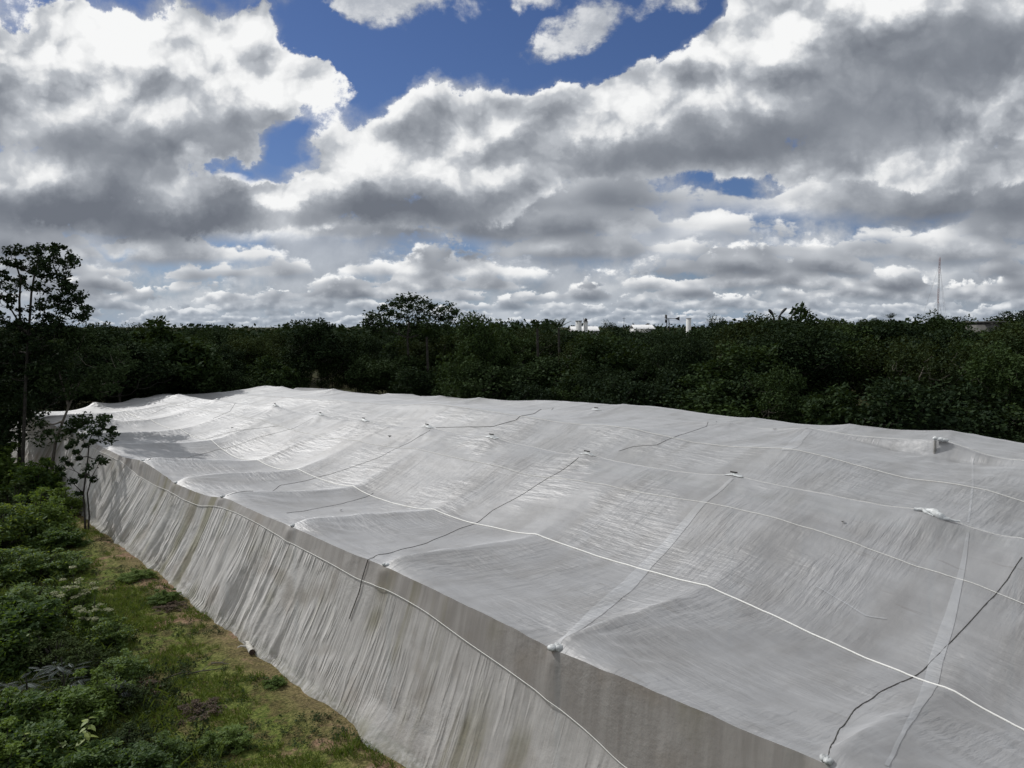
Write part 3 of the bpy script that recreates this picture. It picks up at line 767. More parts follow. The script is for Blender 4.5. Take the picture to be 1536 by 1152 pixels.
# ------------------------------------------------------------------ foliage
def leaves(C, size, r, up=0.55, long=1.0):
    """one folded-open leaf quad per centre"""
    n = len(C)
    nrm = r.normal(size=(n, 3)); nrm /= np.linalg.norm(nrm, axis=1, keepdims=True)
    nrm = nrm * (1 - up) + np.array([0, 0, 1.0]) * up; nrm /= np.linalg.norm(nrm, axis=1, keepdims=True)
    t = r.normal(size=(n, 3)); t -= nrm * (t * nrm).sum(1, keepdims=True); t /= np.linalg.norm(t, axis=1, keepdims=True)
    b = np.cross(nrm, t)
    s = (size * r.uniform(.65, 1.35, n))[:, None]
    V = np.stack([C - t * s * .5 * long, C - b * s * .30 + t * s * .05, C + t * s * .5 * long, C + b * s * .30 + t * s * .05], 1)
    return V.reshape(-1, 3), np.arange(n * 4).reshape(n, 4)
def clumps(centres, radii, per, size, r, flat=.8, up=.5, long=1.0, hollow=.33):
    centres = np.asarray(centres, float); radii = np.broadcast_to(radii, (len(centres),))
    d = r.normal(size=(len(centres), per, 3)); d /= np.linalg.norm(d, axis=2, keepdims=True)
    rad = r.random((len(centres), per, 1)) ** hollow
    P = centres[:, None] + d * rad * radii[:, None, None] * np.array([1, 1, flat])
    return leaves(P.reshape(-1, 3), size, r, up, long)
def branching(trunk, r0, targets, r, sag=.12, pull=.7, twig=.45):
    """limbs that leave a trunk polyline and reach every clump; returns sticks"""
    dep = [0] * len(trunk); P = [np.array(p, float) for p in trunk]; par = [-1] + list(range(len(trunk) - 1))
    for c in sorted(targets, key=lambda q: np.linalg.norm(np.array(q) - P[len(trunk) // 2])):
        c = np.array(c, float); A_ = np.array(P)
        d = np.linalg.norm(A_ - c, axis=1) + pull * np.maximum(0, A_[:, 2] - c[2] + .25)
        d[:max(1, len(trunk) // 3)] += 1.0
        k = int(np.argmin(d)); prev = k; a = P[k]
        m = max(2, int(np.linalg.norm(c - a) / .5) + 1)
        for s in range(1, m + 1):
            t = s / m
            q = a + (c - a) * t + np.array([0, 0, -sag * math.sin(math.pi * t) * np.linalg.norm(c - a)]) + r.normal(size=3) * .03
            P.append(q); par.append(prev); dep.append(dep[prev] + 1); prev = len(P) - 1
    n = np.ones(len(P))
    for i in range(len(P) - 1, 0, -1):
        if par[i] >= 0: n[par[i]] += n[i] * .5
    P = np.array(P); rad = np.minimum(r0 * (n / n[0]) ** .5, r0 * twig * np.exp(-np.array(dep) * .16))
    for i in range(len(trunk)): rad[i] = max(rad[i], r0 * (1 - .6 * i / max(1, len(trunk) - 1)))
    I = np.arange(1, len(P)); Q = np.array(par)[1:]
    return sticks(P[Q], P[I], np.maximum(rad[Q] * .96, .012), np.maximum(rad[I], .010), 5)
def crown_points(r, n, H, base, rad, lobes=7, top=.6):
    """clump centres spread through an uneven crown"""
    L = [(r.uniform(-.5, .5) * rad, r.uniform(-.5, .5) * rad, base + (H - base) * r.uniform(.35, .78), rad * r.uniform(.42, .72)) for _ in range(lobes)]
    out = []
    while len(out) < n:
        x, y, z, q = L[r.integers(len(L))]
        d = r.normal(size=3); d /= np.linalg.norm(d)
        if d[2] < -.3 and r.random() < top: continue
        p = np.array([x, y, z]) + d * q * r.uniform(.55, 1.0) * (1, 1, .85)
        if base * .8 < p[2] < H - .25: out.append(p)
    return out
KINDS = {}
def tree_kind(name, H, base, rad, n, per, leaf, mat, seed, clump=.62, flat=.75, lobes=7, bark=BARK_DARK, up=.5, long=1.0, lean=.3, hollow=.33):
    r = np.random.default_rng(seed)
    C = crown_points(r, n, H, base, rad, lobes)
    z = max(p[2] for p in C)
    trunk = [(0, 0, -.1)] + [(lean * math.sin(t * 2.2 + seed) * t, lean * math.cos(t * 1.7 + seed) * t, H * .72 * t) for t in np.linspace(.15, 1, 7)]
    wood = mesh_np('trunk', *branching(trunk, .0115 * H, C, r), bark, True)
    V, F = clumps(C, r.uniform(clump * .7, clump * 1.25, len(C)), per, leaf, r, flat, up, long, hollow)
    k = H / np.percentile(V[:, 2], 99.7); V[:, 2] *= k
    crown = mesh_np('crown', V, F, mat)
    KINDS[name] = (crown, wood, H)
tree_kind('round', 8.0, 1.0, 2.9, 120, 130, .17, L_DARK, 1)
tree_kind('broad', 7.6, .8, 3.4, 130, 125, .20, L_MID, 2, .66, lobes=9)
tree_kind('olive', 7.8, 1.2, 2.6, 100, 130, .15, L_OLIVE, 3, .58, lobes=6)
tree_kind('loose', 8.2, 1.4, 2.5, 80, 105, .16, L_MID, 4, .55, lobes=8, bark=BARK)
tree_kind('fine', 7.4, .6, 2.7, 130, 150, .12, L_DARK, 5, .60, lobes=6, hollow=.5)
tree_kind('thin', 7.6, 1.6, 2.3, 70, 85, .13, L_OLIVE, 6, .5, lobes=7, bark=BARK, hollow=.6)
tree_kind('glossy', 6.2, .3, 2.6, 110, 120, .22, L_MID, 8, .6, lobes=6, long=1.3)
tree_kind('bushy', 5.0, .1, 2.4, 100, 130, .15, L_DARK, 9, .6, lobes=7)
def put_tree(kind, x, y, H, label, group=None, wide=1.0, rz=0.0, name='tree'):
    crown, wood, h0 = KINDS[kind]
    t = empty(name, (x, y, 0), rz); s = H / h0
    t.scale = (s * wide, s * wide, s)
    link('trunk', wood, t); link('crown', crown, t)
    return tag(t, label, 'tree', group)
def own_tree(name, at, trunk, r0, C, rad, per, leaf, mat, seed, label, bark=BARK_DARK, flat=.65, up=.5, long=1.2, more=(), sag=.1, group=None, hollow=.6):
    """a tree whose limbs and clumps stand where the photograph shows them"""
    r = np.random.default_rng(seed); at = np.array(at, float)
    t = empty(name, at)
    C = np.array(C, float)
    parts_ = [branching(np.array(trunk, float) - at, r0, C - at, r, sag)]
    for pl, q in more: parts_.append(tube(np.array(pl, float) - at, np.linspace(q, q * .5, len(pl)), 7))
    link('trunk', mesh_np('trunk', *join(parts_), bark, True), t)
    V, F = clumps(C - at, rad * r.uniform(.5, 1.5, len(C)), per, leaf, r, flat, up, long, hollow)
    link('crown', mesh_np('crown', V, F, mat), t)
    return tag(t, label, 'tree', group)

# the tall thin tree at the left
r_ = np.random.default_rng(50)
def at_px(L, depth, jit, r):
    return [at_depth(px, py, depth + r.uniform(-jit, jit)) for px, py in L]
TD = 41.0
CL = [(95, 366), (80, 372), (66, 378), (50, 380), (32, 377), (16, 382), (2, 390), (-14, 388), (98, 386), (84, 396), (68, 400), (50, 402), (32, 398), (14, 408), (-4, 410), (-20, 412),
      (104, 400), (90, 410), (72, 416), (56, 424), (24, 420), (2, 428), (-16, 436), (94, 428), (100, 432), (84, 442), (68, 446), (98, 446), (110, 452), (117, 450), (92, 458), (76, 464),
      (60, 456), (104, 470), (114, 477), (119, 474), (96, 483), (82, 480), (66, 478), (58, 490), (40, 495), (76, 492), (-2, 446), (10, 452), (-18, 458), (-8, 474), (6, 484), (22, 494), (34, 466), (-24, 490), (12, 436), (104, 412), (20, 396), (62, 388)]
base = at_level(40, 740); base[1] = TD; base[0] = at_depth(36, 700, TD)[0]; base[2] = 0
trunk = [base, at_depth(34, 690, TD), at_depth(36, 640, TD), at_depth(38, 580, TD), at_depth(41, 530, TD), at_depth(43, 500, TD), at_depth(45, 470, TD - .3), at_depth(47, 440, TD - .4), at_depth(52, 410, TD - .3), at_depth(58, 385, TD)]
stem2 = [at_depth(42, 510, TD), at_depth(30, 480, TD + .4), at_depth(29, 450, TD + .5), at_depth(31, 420, TD + .5), at_depth(24, 395, TD + .5)]
stem3 = [at_depth(30, 486, TD + .4), at_depth(14, 460, TD + .6), at_depth(2, 440, TD + .6)]
CL += [(x, y) for x, y in zip(r_.uniform(-30, 105, 34), r_.uniform(486, 560, 34))]
CL = [(a + r_.normal(0, 7), b + r_.normal(0, 6)) for a, b in CL for _ in range(3)]
own_tree('tree', base, trunk, .105, at_px(CL, TD, 1.3, r_), .34, 46, .18, L_DARK, 51, 'tall thin tree with bare stems and an open crown rising at the left edge', more=[(stem2, .075), (stem3, .05)], sag=.05)
# the curved trunk beside it with a dark low crown
b2 = at_level(76, 738); D2 = b2[1]
trunk = [b2, at_depth(78, 700, D2), at_depth(83, 665, D2), at_depth(94, 632, D2), at_depth(103, 610, D2), at_depth(112, 590, D2), at_depth(120, 570, D2)]
C2 = [at_depth(125 + 72 * math.cos(a) * q, 545 + 52 * math.sin(a) * q, D2 + r_.uniform(-1.6, 1.6)) for a, q in zip(r_.uniform(0, 6.28, 60), r_.uniform(.2, 1, 60) ** .6)]
C2 += at_px([(112, 634), (122, 630), (131, 632), (106, 646), (96, 652), (60, 636), (72, 648), (64, 658), (118, 640)], D2 - 1.2, .3, r_)
own_tree('tree', b2, trunk, .10, C2, .55, 120, .17, L_DARK, 52, 'tree with a pale curved forked trunk behind the small slender tree', bark=BARK, more=[([at_depth(103, 610, D2), at_depth(99, 595, D2), at_depth(93, 575, D2), at_depth(88, 555, D2)], .08)])
# the small tree that shades the roof
b3 = at_level(128, 797); D3 = b3[1]
C3 = at_px([(152, 640), (165, 646), (155, 630), (171, 652), (163, 660), (146, 650), (135, 646), (122, 656), (110, 664), (103, 670), (114, 678), (140, 662), (128, 668), (118, 688), (104, 696), (150, 688), (156, 692), (94, 712), (108, 722), (124, 714), (140, 718), (90, 702), (132, 700), (157, 626), (170, 642), (96, 690), (118, 740)], D3, .5, r_)
own_tree('tree', b3, [b3, at_depth(127, 770, D3), at_depth(125, 740, D3), at_depth(129, 710, D3), at_depth(132, 685, D3), at_depth(134, 660, D3), at_depth(142, 645, D3)], .05, C3, .27, 62, .15, L_DARK, 53, 'small slender tree standing close to the left end of the net wall', more=[([b3 + (.12, 0, 0), at_depth(134, 775, D3), at_depth(131, 740, D3), at_depth(138, 715, D3), at_depth(149, 694, D3)], .04)], sag=.03)
# the umbrella crown and its neighbours on the skyline
UD = 72.0
cu = [at_depth(px, py, UD + r_.uniform(-2.5, 2.5)) for px, py in [(575, 462), (590, 456), (605, 449), (620, 448), (635, 452), (600, 460), (615, 460), (630, 464), (646, 460), (660, 466), (672, 463), (682, 468), (676, 477), (662, 478), (645, 474), (585, 470), (570, 476), (558, 474), (552, 484), (565, 486), (580, 484), (598, 474), (612, 475), (628, 478), (600, 488), (620, 490), (640, 488), (655, 490), (668, 489), (585, 496), (560, 496), (612, 500), (640, 500)] for _ in range(2)]
bu = at_depth(612, 600, UD); bu[2] = 0
own_tree('tree', bu, [bu, bu + (0, 0, 3), bu + (.1, 0, 5.5), bu + (0, 0, 8.0), bu + (.2, 0, 9.4)], .16, cu, .8, 85, .24, L_DARK, 54, 'flat topped umbrella shaped tree standing highest on the skyline, mid wood', sag=.0)
put_tree('round', *at_depth(478, 500, 76)[:2], 9.6, 'broad dark domed tree on the skyline left of the umbrella tree', wide=1.25)
put_tree('broad', *at_depth(730, 500, 61)[:2], 9.9, 'tall dark tree on the skyline just right of the umbrella-crowned tree', wide=.75)
put_tree('glossy', *at_depth(1205, 500, 60)[:2], 10.3, 'tall tree with long pointed leaves on the skyline beside the dead palm stems', wide=.72)
put_tree('olive', *at_depth(1135, 500, 60)[:2], 9.8, 'olive tree on the skyline between the round white tank and the dead palm stems', wide=.95)
put_tree('fine', *at_depth(1086, 500, 64)[:2], 9.7, 'dark fine-leaved tree on the skyline close to the right of the round white tank', wide=.55)
put_tree('round', *at_depth(163, 500, 64)[:2], 9.2, 'dark round skyline tree just right of the tall thin tree', wide=.8)
put_tree('bushy', *at_depth(262, 640, 66)[:2], 7.6, 'glossy green round tree low behind the leftmost roof peaks', wide=1.2).children[1].data = KINDS['glossy'][0]
put_tree('fine', *at_depth(920, 500, 95)[:2], 9.5, 'fine-leaved tree on the skyline between the white tanks and the wind pump', wide=.6)
put_tree('round', *at_depth(1520, 500, 95)[:2], 10.8, 'dark dome-crowned tree on the skyline at the right edge above the grey concrete hut', wide=1.1)

# the wood beyond the net house: every tree a thing of its own
GAPS = [(-60, 75, 36, 44)]
names = {'round': 'dark round tree', 'broad': 'broad leafy tree', 'olive': 'olive green tree', 'loose': 'open loose tree', 'fine': 'fine leaved tree', 'thin': 'sparse olive tree', 'glossy': 'large leaved tree', 'bushy': 'low bushy tree'}
skew = lambda x, y: 1.0 + max(0, x / y) * .22
zones = [(-400, 60, 'behind the tall thin tree'), (60, 150, 'behind the curved forked trunk'), (150, 235, "above the roof's left slope"), (235, 330, 'behind the leftmost roof peaks'),
         (330, 430, 'behind the highest roof peak'), (430, 540, 'below the domed tree'), (540, 690, 'below the umbrella tree'), (690, 770, 'right of the umbrella tree'),
         (770, 850, 'left of the white towers'), (850, 950, 'below the white towers'), (950, 1010, 'below the wind pump'), (1010, 1090, 'below the white tank'),
         (1090, 1160, 'right of the white tank'), (1160, 1260, 'below the dead palms'), (1260, 1380, 'right of the dead palms'), (1380, 1450, 'below the radio mast'), (1450, 2000, 'near the concrete hut')]
placed = []
def far_enough(x, y, gap): return all((x - a) ** 2 + (y - b) ** 2 > gap * gap for a, b in placed)
count = 0; FT = []
r_ = np.random.default_rng(77)
def forest_tree(x, y, row, H, kinds):
    global count
    k = kinds[r_.integers(len(kinds))]
    px = 768 + 1160 * x / y
    zone = next((z for a, b, z in zones if a <= px < b), None)
    if zone is None: return
    lab = '%s, %s, %s' % (names[k], row, zone); H *= skew(x, y)
    top = 487 if px < 430 else 491 if px < 560 else 489 if px < 840 else 493.5 if px < 1055 else 480 if px < 1260 else 477
    if 1462 < px < 1528 and y < 93: top = 493
    top += r_.uniform(-11, 9) if not 840 < px < 1055 else r_.uniform(0, 6)
    H = min(H, CAMH + (490 - top) / 1160 * y)
    u_, v_ = w_to_uv(x, y)
    if -17 < u_ < 50.5 and -1 < v_ < 29.4: return
    FT.append((put_tree(k, x, y, H, lab, None, r_.uniform(.9, 1.4), r_.uniform(0, 6.28)), lab, px, y))
    placed.append((x, y)); count += 1
# front edge of the wood
for px, D, H, k in [(555, 68, 8.6, 'broad'), (585, 66, 7.6, 'fine'), (612, 69, 8.6, 'olive'), (640, 66, 8.1, 'loose'), (668, 65, 8.7, 'broad'), (622, 64, 6.4, 'bushy'), (695, 62, 8.6, 'round'), (530, 70, 8.4, 'round'), (650, 62.5, 6.0, 'glossy'), (597, 65, 5.8, 'bushy'), (20, 47, 8.6, 'round'), (175, 60, 8.8, 'round'), (-30, 46, 8.9, 'broad'), (50, 44, 6.5, 'fine'), (-10, 43, 6.5, 'bushy')]:
    forest_tree((px - 768) / 1160 * D, D, 'near rows' if D > 45.5 else 'front of the wood', H, [k])
for s in np.arange(-14, 58, 2.5):
    u = s; v = 29.9 + r_.uniform(-.3, 1.4)
    x, y, _ = uv_to_w(u, v, 0)
    if y < 24 or abs(x / y) > .80: continue
    forest_tree(x, y, 'front of the wood', r_.uniform(4.2, 6.6), ['bushy', 'glossy', 'fine', 'bushy', 'loose'])
for v in np.arange(-3.5, 28, 2.5):
    x, y, _ = uv_to_w(53.5 + r_.uniform(-.5, 1.5), v, 0)
    if abs(x / y) > .80: continue
    forest_tree(x, y, 'front of the wood', r_.uniform(5.0, 7.0), ['bushy', 'glossy', 'fine', 'bushy', 'loose'])
tries = 0
while count < 270 and tries < 60000:
    tries += 1
    y = 36 + 92 * r_.random() ** 1.35; x = r_.uniform(-.78, .78) * y
    u, v = w_to_uv(x, y)
    if u < 56 and v < 30.5 and not (v < -5.0 and u > 27 and y > 43): continue
    if not far_enough(x, y, 2.7 + (y - 40) * .022): continue
    H = (r_.uniform(6.9, 8.4) if r_.random() < .72 else r_.uniform(8.4, 9.6)) if y > 46 else r_.uniform(6.2, 8.2)
    row = 'near rows' if y < 62 else ('middle of the wood' if y < 88 else 'far rows')
    if x / y > .3: row = 'near rows' if y < 50 else ('middle of the wood' if y < 75 else 'far rows')
    forest_tree(x, y, row, H, ['round', 'broad', 'olive', 'loose', 'fine', 'thin', 'round', 'olive', 'loose'])
by = {}
for q in FT: by.setdefault(q[1], []).append(q)
for lab, L in by.items():
    if len(L) == 1: continue
    L.sort(key=lambda q: q[2])
    O = ['leftmost', 'second', 'third', 'fourth', 'fifth', 'sixth', 'seventh', 'eighth', 'ninth', 'last']
    w = {k: [O[i] + (' from left of ' if 0 < i < k - 1 else ' of ') + str(k) for i in range(k - 1)] + ['rightmost of ' + str(k)] for k in range(4, 10)}
    w.update({2: ['left of two', 'right of two'], 3: ['left of three', 'middle of three', 'right of three']})
    w = w.get(len(L))
    for i, q in enumerate(L):
        if w: q[0]['label'] = lab + ', ' + w[i]
        q[0]['group'] = lab.replace(' tree,', ' trees,', 1)
for q in FT:
    if 'group' not in q[0]: q[0]['group'] = 'trees of the wood beyond the net house'
# woodland too far off to tell its trees apart
r_ = np.random.default_rng(78)
n = 3600
yy_ = 118 + 900 * r_.random(n) ** 2.2; xx_ = r_.uniform(-.9, .9, n) * yy_
hh = 8.9 + 2.0 * vnoise(xx_ * .045, yy_ * .045, 60, 3) + .4 + xx_ / yy_
rad = 2.2 + yy_ * .006
px_ = 768 + 1160 * xx_ / yy_; open_ = (px_ > 830) & (px_ < 1055)                # the white towers show over a dip in the wood
hh = np.where(open_, np.minimum(hh, np.where(yy_ < 145, 8.35, 9.7)), hh)
C = np.stack([xx_, yy_, hh - rad * .8], 1)
V, F = clumps(C, rad, 34, .9, r_, .8, .5)
sc = np.repeat(.55 + (yy_ / 500), 34)
tag(link('distant_wood', mesh_np('distant_wood', V, F, L_DARK)), 'dark unbroken woodland reaching to the horizon behind the nearer trees', 'woodland', kind='stuff')

for o in bpy.data.objects:
    if 'label' in o and len(str(o['label']).replace('-', ' ').split()) > 16: print('LONG', o['label'])
# ------------------------------------------------------------------ shrubs and weeds on the left
SHRUBS = {}
def shrub_kind(name, mat, n, per, leaf, seed, clump=.2, up=.5, long=1.2, second=None, hollow=.4):
    """unit shrub: about 1 m tall, 1 m across"""
    r = np.random.default_rng(seed)
    th = r.uniform(0, 6.28, n); q = np.sqrt(r.random(n)) * .48; h = np.clip((1 - (q / .55) ** 2) * r.uniform(.35, 1.0, n), .08, 1)
    C = np.stack([q * np.cos(th), q * np.sin(th), h * .92], 1)
    k_ = r.random(n) < .28; C[k_, 2] *= r.uniform(1.15, 1.6, k_.sum())                  # loose shoots above the mound
    C[:, :2] += r.normal(0, .05, (n, 2)); B = C * (.12, .12, 0)
    stem = mesh_np('stem', *join([sticks(B, (B + C) / 2 + (0, 0, .08), .012, .009, 4), sticks((B + C) / 2 + (0, 0, .08), C, .009, .005, 4)]), BARK_DARK)
    V, F = clumps(C, np.where(k_, clump * .5, r.uniform(clump * .6, clump * 1.2, n)), per, leaf, r, .8, up, long, hollow)
    fl = None
    if second:
        top = C[C[:, 2] > .45]
        Vt, Ft = clumps(top + (0, 0, .09), .085, 60, .034, r, .35, .8, 1.0, .5)
        fl = mesh_np('blossom', Vt, Ft, second)
    SHRUBS[name] = (mesh_np('foliage', V, F, mat), stem, fl)
shrub_kind('dark', L_SHRUB, 60, 110, .062, 11)
shrub_kind('mid', L_SHRUB2, 56, 110, .05, 12)
shrub_kind('olive', L_OLIVE, 44, 80, .05, 13, .17, hollow=.6)
shrub_kind('bright', L_BRIGHT, 56, 100, .05, 14, .18)
shrub_kind('flower', L_SHRUB2, 52, 85, .045, 15, .15, second=L_FLOWER)
shrub_kind('dry', L_DRY, 30, 60, .05, 16, .17, hollow=.6)
def put_shrub(kind, px, py, H, wid, label, group=None, name='shrub', cat='shrub'):
    p = at_level(px, py); fo, st, fl = SHRUBS[kind]
    t = empty(name, (p[0], p[1], float(gz(p[0], p[1]))), (px * 7.3 + py) % 6.28)
    t.scale = (wid * 1.3, wid * 1.3, H * 1.1)
    link('stem', st, t); link('foliage', fo, t)
    if fl is not None: link('blossom', fl, t)
    return tag(t, label, cat, group)
GD = 'dark shrubs along the left side'
for row in [
    ('dark', -5, 742, 2.6, 2.6, 'tall dark shrub at the left edge under the tall thin tree'),
    ('dark', 60, 752, 2.0, 2.2, 'dark shrub at the foot of the tall thin tree'),
    ('olive', 20, 775, 1.6, 2.2, 'olive shrub in front of the tall thin tree, at the left edge'),
    ('mid', 92, 775, 1.2, 1.6, 'green shrub at the foot of the curved forked trunk'),
    ('mid', 55, 805, 1.7, 2.0, 'leafy green shrub left of the small slender tree, set back from the path'),
    ('bright', 5, 822, 1.8, 2.1, 'bright green shrub at the left edge level with the small slender tree foot'),
    ('dark', 92, 820, .8, 1.4, 'low dark shrub just left of the foot of the small slender tree'),
    ('bright', 12, 872, 1.1, 1.7, 'bright green weedy shrub at the left edge above the darkest hollow'),
    ('bright', 60, 868, .9, 1.5, 'bright green shrub left of the cream-flowered shrub, farther back'),
    ('bright', 100, 858, .7, 1.3, 'low bright green shrub behind the cream-flowered shrub'),
    ('bright', 45, 915, .8, 1.4, 'yellowish green shrub between the left edge and the cream-flowered shrub'),
    ('flower', 112, 925, 1.2, 1.15, 'shrub covered in flat cream flower heads, the farther of the pair'),
    ('flower', 140, 955, 1.05, 1.0, 'shrub with cream flower heads, the nearer of the pair, leaning over the grass'),
    ('bright', 165, 968, .7, .9, 'small bright green shrub at the right foot of the cream-flowered shrub'),
    ('dark', 28, 968, 1.35, 1.7, 'dark shrub with a black hollow below it, left of the cream-flowered shrubs'),
    ('dark', -10, 1005, 1.3, 1.6, 'dark shrub at the left edge just above the grey feathery saplings'),
    ('olive', 82, 1000, .9, 1.3, 'brownish olive shrub between the cream flowers and the grey feathery saplings'),
    ('olive', 130, 1015, .8, 1.1, 'olive shrub right behind the grey feathery saplings'),
    ('bright', 185, 1018, .6, .9, 'bright weedy shrub at the edge of the grass, level with the feathery saplings'),
    ('mid', 145, 1070, .9, 1.1, 'leafy green shrub right of the grey feathery saplings'),
    ('olive', 190, 1065, .6, .9, 'reddish olive low shrub bordering the bare earth patch'),
    ('dark', 100, 1105, 1.0, 1.2, 'dark leafy shrub behind the lime-leaved sapling'),
    ('dark', 30, 1120, 1.1, 1.3, 'dark shrub below the feathery saplings near the left edge'),
    ('mid', -15, 1130, 1.2, 1.3, 'green shrub cut by the left edge near the bottom corner'),
    ('dark', 60, 1165, 1.0, 1.2, 'dark shrub in the bottom left corner'),
    ('mid', 0, 1185, 1.1, 1.2, 'green shrub at the very bottom left corner'),
    ('dark', 130, 1180, .8, 1.1, 'dark shrub at the bottom edge below the lime-leaved sapling'),
    ('olive', 195, 1125, .55, .9, 'olive tangle right of the lime-leaved sapling'),
    ('dark', 205, 1180, .7, 1.0, 'dark low shrub at the bottom edge beside the grass'),
    ('mid', 245, 1140, .45, .8, 'low green tangle on the grass near the bottom edge'),
    ('dry', 300, 1068, .28, .8, 'dry brown low tangle on the grass right of the bare patch'),
    ('dry', 215, 1040, .3, .7, 'dry reddish brown tangle at the left end of the bare patch'),
    ('bright', 350, 1118, .38, .62, 'small broad-leaved weed with pale leaves on the grass near the bottom'),
    ('mid', 320, 1122, .32, .6, 'low dark weed touching the small broad-leaved weed'),
    ('mid', 245, 905, .3, .7, 'low weed clump at the foot of the net wall left of the white log'),
    ('mid', 205, 870, .25, .8, 'greyish low weed clump on the path behind the flowered shrubs'),
    ('dry', 255, 915, .2, .7, 'brown dry clump at the foot of the net wall'),
    ('mid', 412, 1032, .18, .4, 'dark weed clump at the wall foot right of the white log'),
]:
    put_shrub(*row)
# grey feathery saplings
def frond(base, tip, r, n=16, w=.16, leaf=.055):
    t = np.linspace(.12, 1, n)[:, None]
    mid_ = (base + tip) / 2 + np.array([0, 0, .10 * np.linalg.norm(tip - base)])
    P = (1 - t) ** 2 * base + 2 * t * (1 - t) * mid_ + t ** 2 * tip
    d = np.gradient(P, axis=0); d /= np.linalg.norm(d, axis=1, keepdims=True)
    sd = np.cross(d, [0, 0, 1.0]); sd /= np.maximum(np.linalg.norm(sd, axis=1, keepdims=True), 1e-6)
    V, F = [], []
    for s in (-1, 1):
        L = w * np.sin(np.pi * np.clip(t * .86 + .1, 0, 1))
        a = P; b = P + sd * s * L + d * L * .45 + np.array([0, 0, -.02]); c = d * leaf * .32
        q = np.stack([a - c * .4, (a + b) / 2 - c * .6, b, (a + b) / 2 + c * .6], 1)
        V.append(q.reshape(-1, 3)); F.append(np.arange(4 * n).reshape(n, 4) + (0 if s < 0 else 4 * n))
    return np.concatenate(V), np.concatenate(F), P
def feathery(px, py, H, wid, label, seed):
    r = np.random.default_rng(seed); p = at_level(px, py)
    t = empty('feathery_sapling', (p[0], p[1], 0))
    fr, st = [], []
    for br in range(5):
        ab = br * 1.26 + r.uniform(-.3, .3); z0 = H * (.3 + .1 * br)
        e = np.array([math.cos(ab) * wid * .55, math.sin(ab) * wid * .55, z0 + H * .28]); o = np.array([0, 0, z0])
        st.append(tube([o, (o + e) / 2 + (0, 0, .05), e], [.012, .009, .005], 5))
        for k in range(7):
            f = .3 + .7 * k / 6; b = o + (e - o) * f + np.array([0, 0, .05 * math.sin(math.pi * f)])
            a = ab + (1 if k % 2 else -1) * r.uniform(.4, 1.1); L = wid * r.uniform(.38, .6)
            tip = b + np.array([math.cos(a) * L, math.sin(a) * L, L * r.uniform(-.30, .05)])
            V, F, P = frond(b, tip, r, 26, .055, .020); fr.append((V, F)); st.append(tube(P[::3], .004, 4))
    st.append(tube([(0, 0, -.1), (.03, .02, H * .5), (0, 0, H)], [.025, .018, .01], 6))
    link('stem', mesh_np('stem', *join(st), BARK_DARK, True), t); [link('frond', mesh_np('frond', *f, L_GREY), t) for f in fr]
    return tag(t, label, 'sapling', 'grey feathery saplings')
feathery(95, 1062, 1.25, .75, 'grey green sapling with feathery fronds, rearmost of the three at the lower left', 71)
feathery(42, 1085, 1.15, .8, 'grey green sapling with feathery fronds, nearest the left edge', 72)
feathery(172, 1062, .7, .5, 'smaller grey green feathery sapling beside the grass at the lower left', 73)
# lime-leaved saplings
def lime(px, py, H, lean, n, leaf, label, seed):
    r = np.random.default_rng(seed); p = at_level(px, py)
    t = empty('lime_sapling', (p[0], p[1], 0))
    P = np.array([[lean * s ** 1.5, .1 * math.sin(s * 3), H * s] for s in np.linspace(0, 1, 9)])
    link('stem', mesh_np('stem', *tube(P, np.linspace(.016, .006, 9), 5), BARK, True), t)
    V, F = [], []
    proto_me = None
    for k in range(n):
        s = .3 + .7 * k / n; b = np.array([np.interp(s, np.linspace(0, 1, 9), P[:, i]) for i in range(3)])
        a = k * 2.4 + r.uniform(-.4, .4); d = np.array([math.cos(a), math.sin(a), -.15 + r.uniform(-.2, .3)]); sd = np.array([-math.sin(a), math.cos(a), 0])
        L = leaf * r.uniform(.75, 1.2); q = []
        for f, w, z in ((0, .02, 0), (.25, .22, .06), (.55, .26, .05), (.8, .15, -.02), (1, .0, -.12)):
            q += [b + d * L * f + sd * L * w + (0, 0, z * L), b + d * L * f + (0, 0, z * L - .05 * L * (1 if w else 0)), b + d * L * f - sd * L * w + (0, 0, z * L)]
        V = np.array(q); F = np.array([[i * 3 + j, i * 3 + j + 1, i * 3 + j + 4, i * 3 + j + 3] for i in range(4) for j in range(2)])
        link('leaf', mesh_np('leaf', V, F, L_LIME, True), t)
    return tag(t, label, 'sapling')
lime(118, 1165, 1.25, .25, 17, .20, 'young sapling with large lime green leaves up its stem, at the lower left', 81)
lime(45, 1172, 1.0, -.1, 12, .16, 'lime green leafy sapling in the bottom left corner', 82)
lime(98, 1170, .8, -.12, 9, .18, 'short lime green sapling just left of the taller lime-leaved one', 83)
lime(38, 1002, 1.0, .15, 8, .13, 'thin sapling with a few lime leaves poking out of the dark shrub', 84)

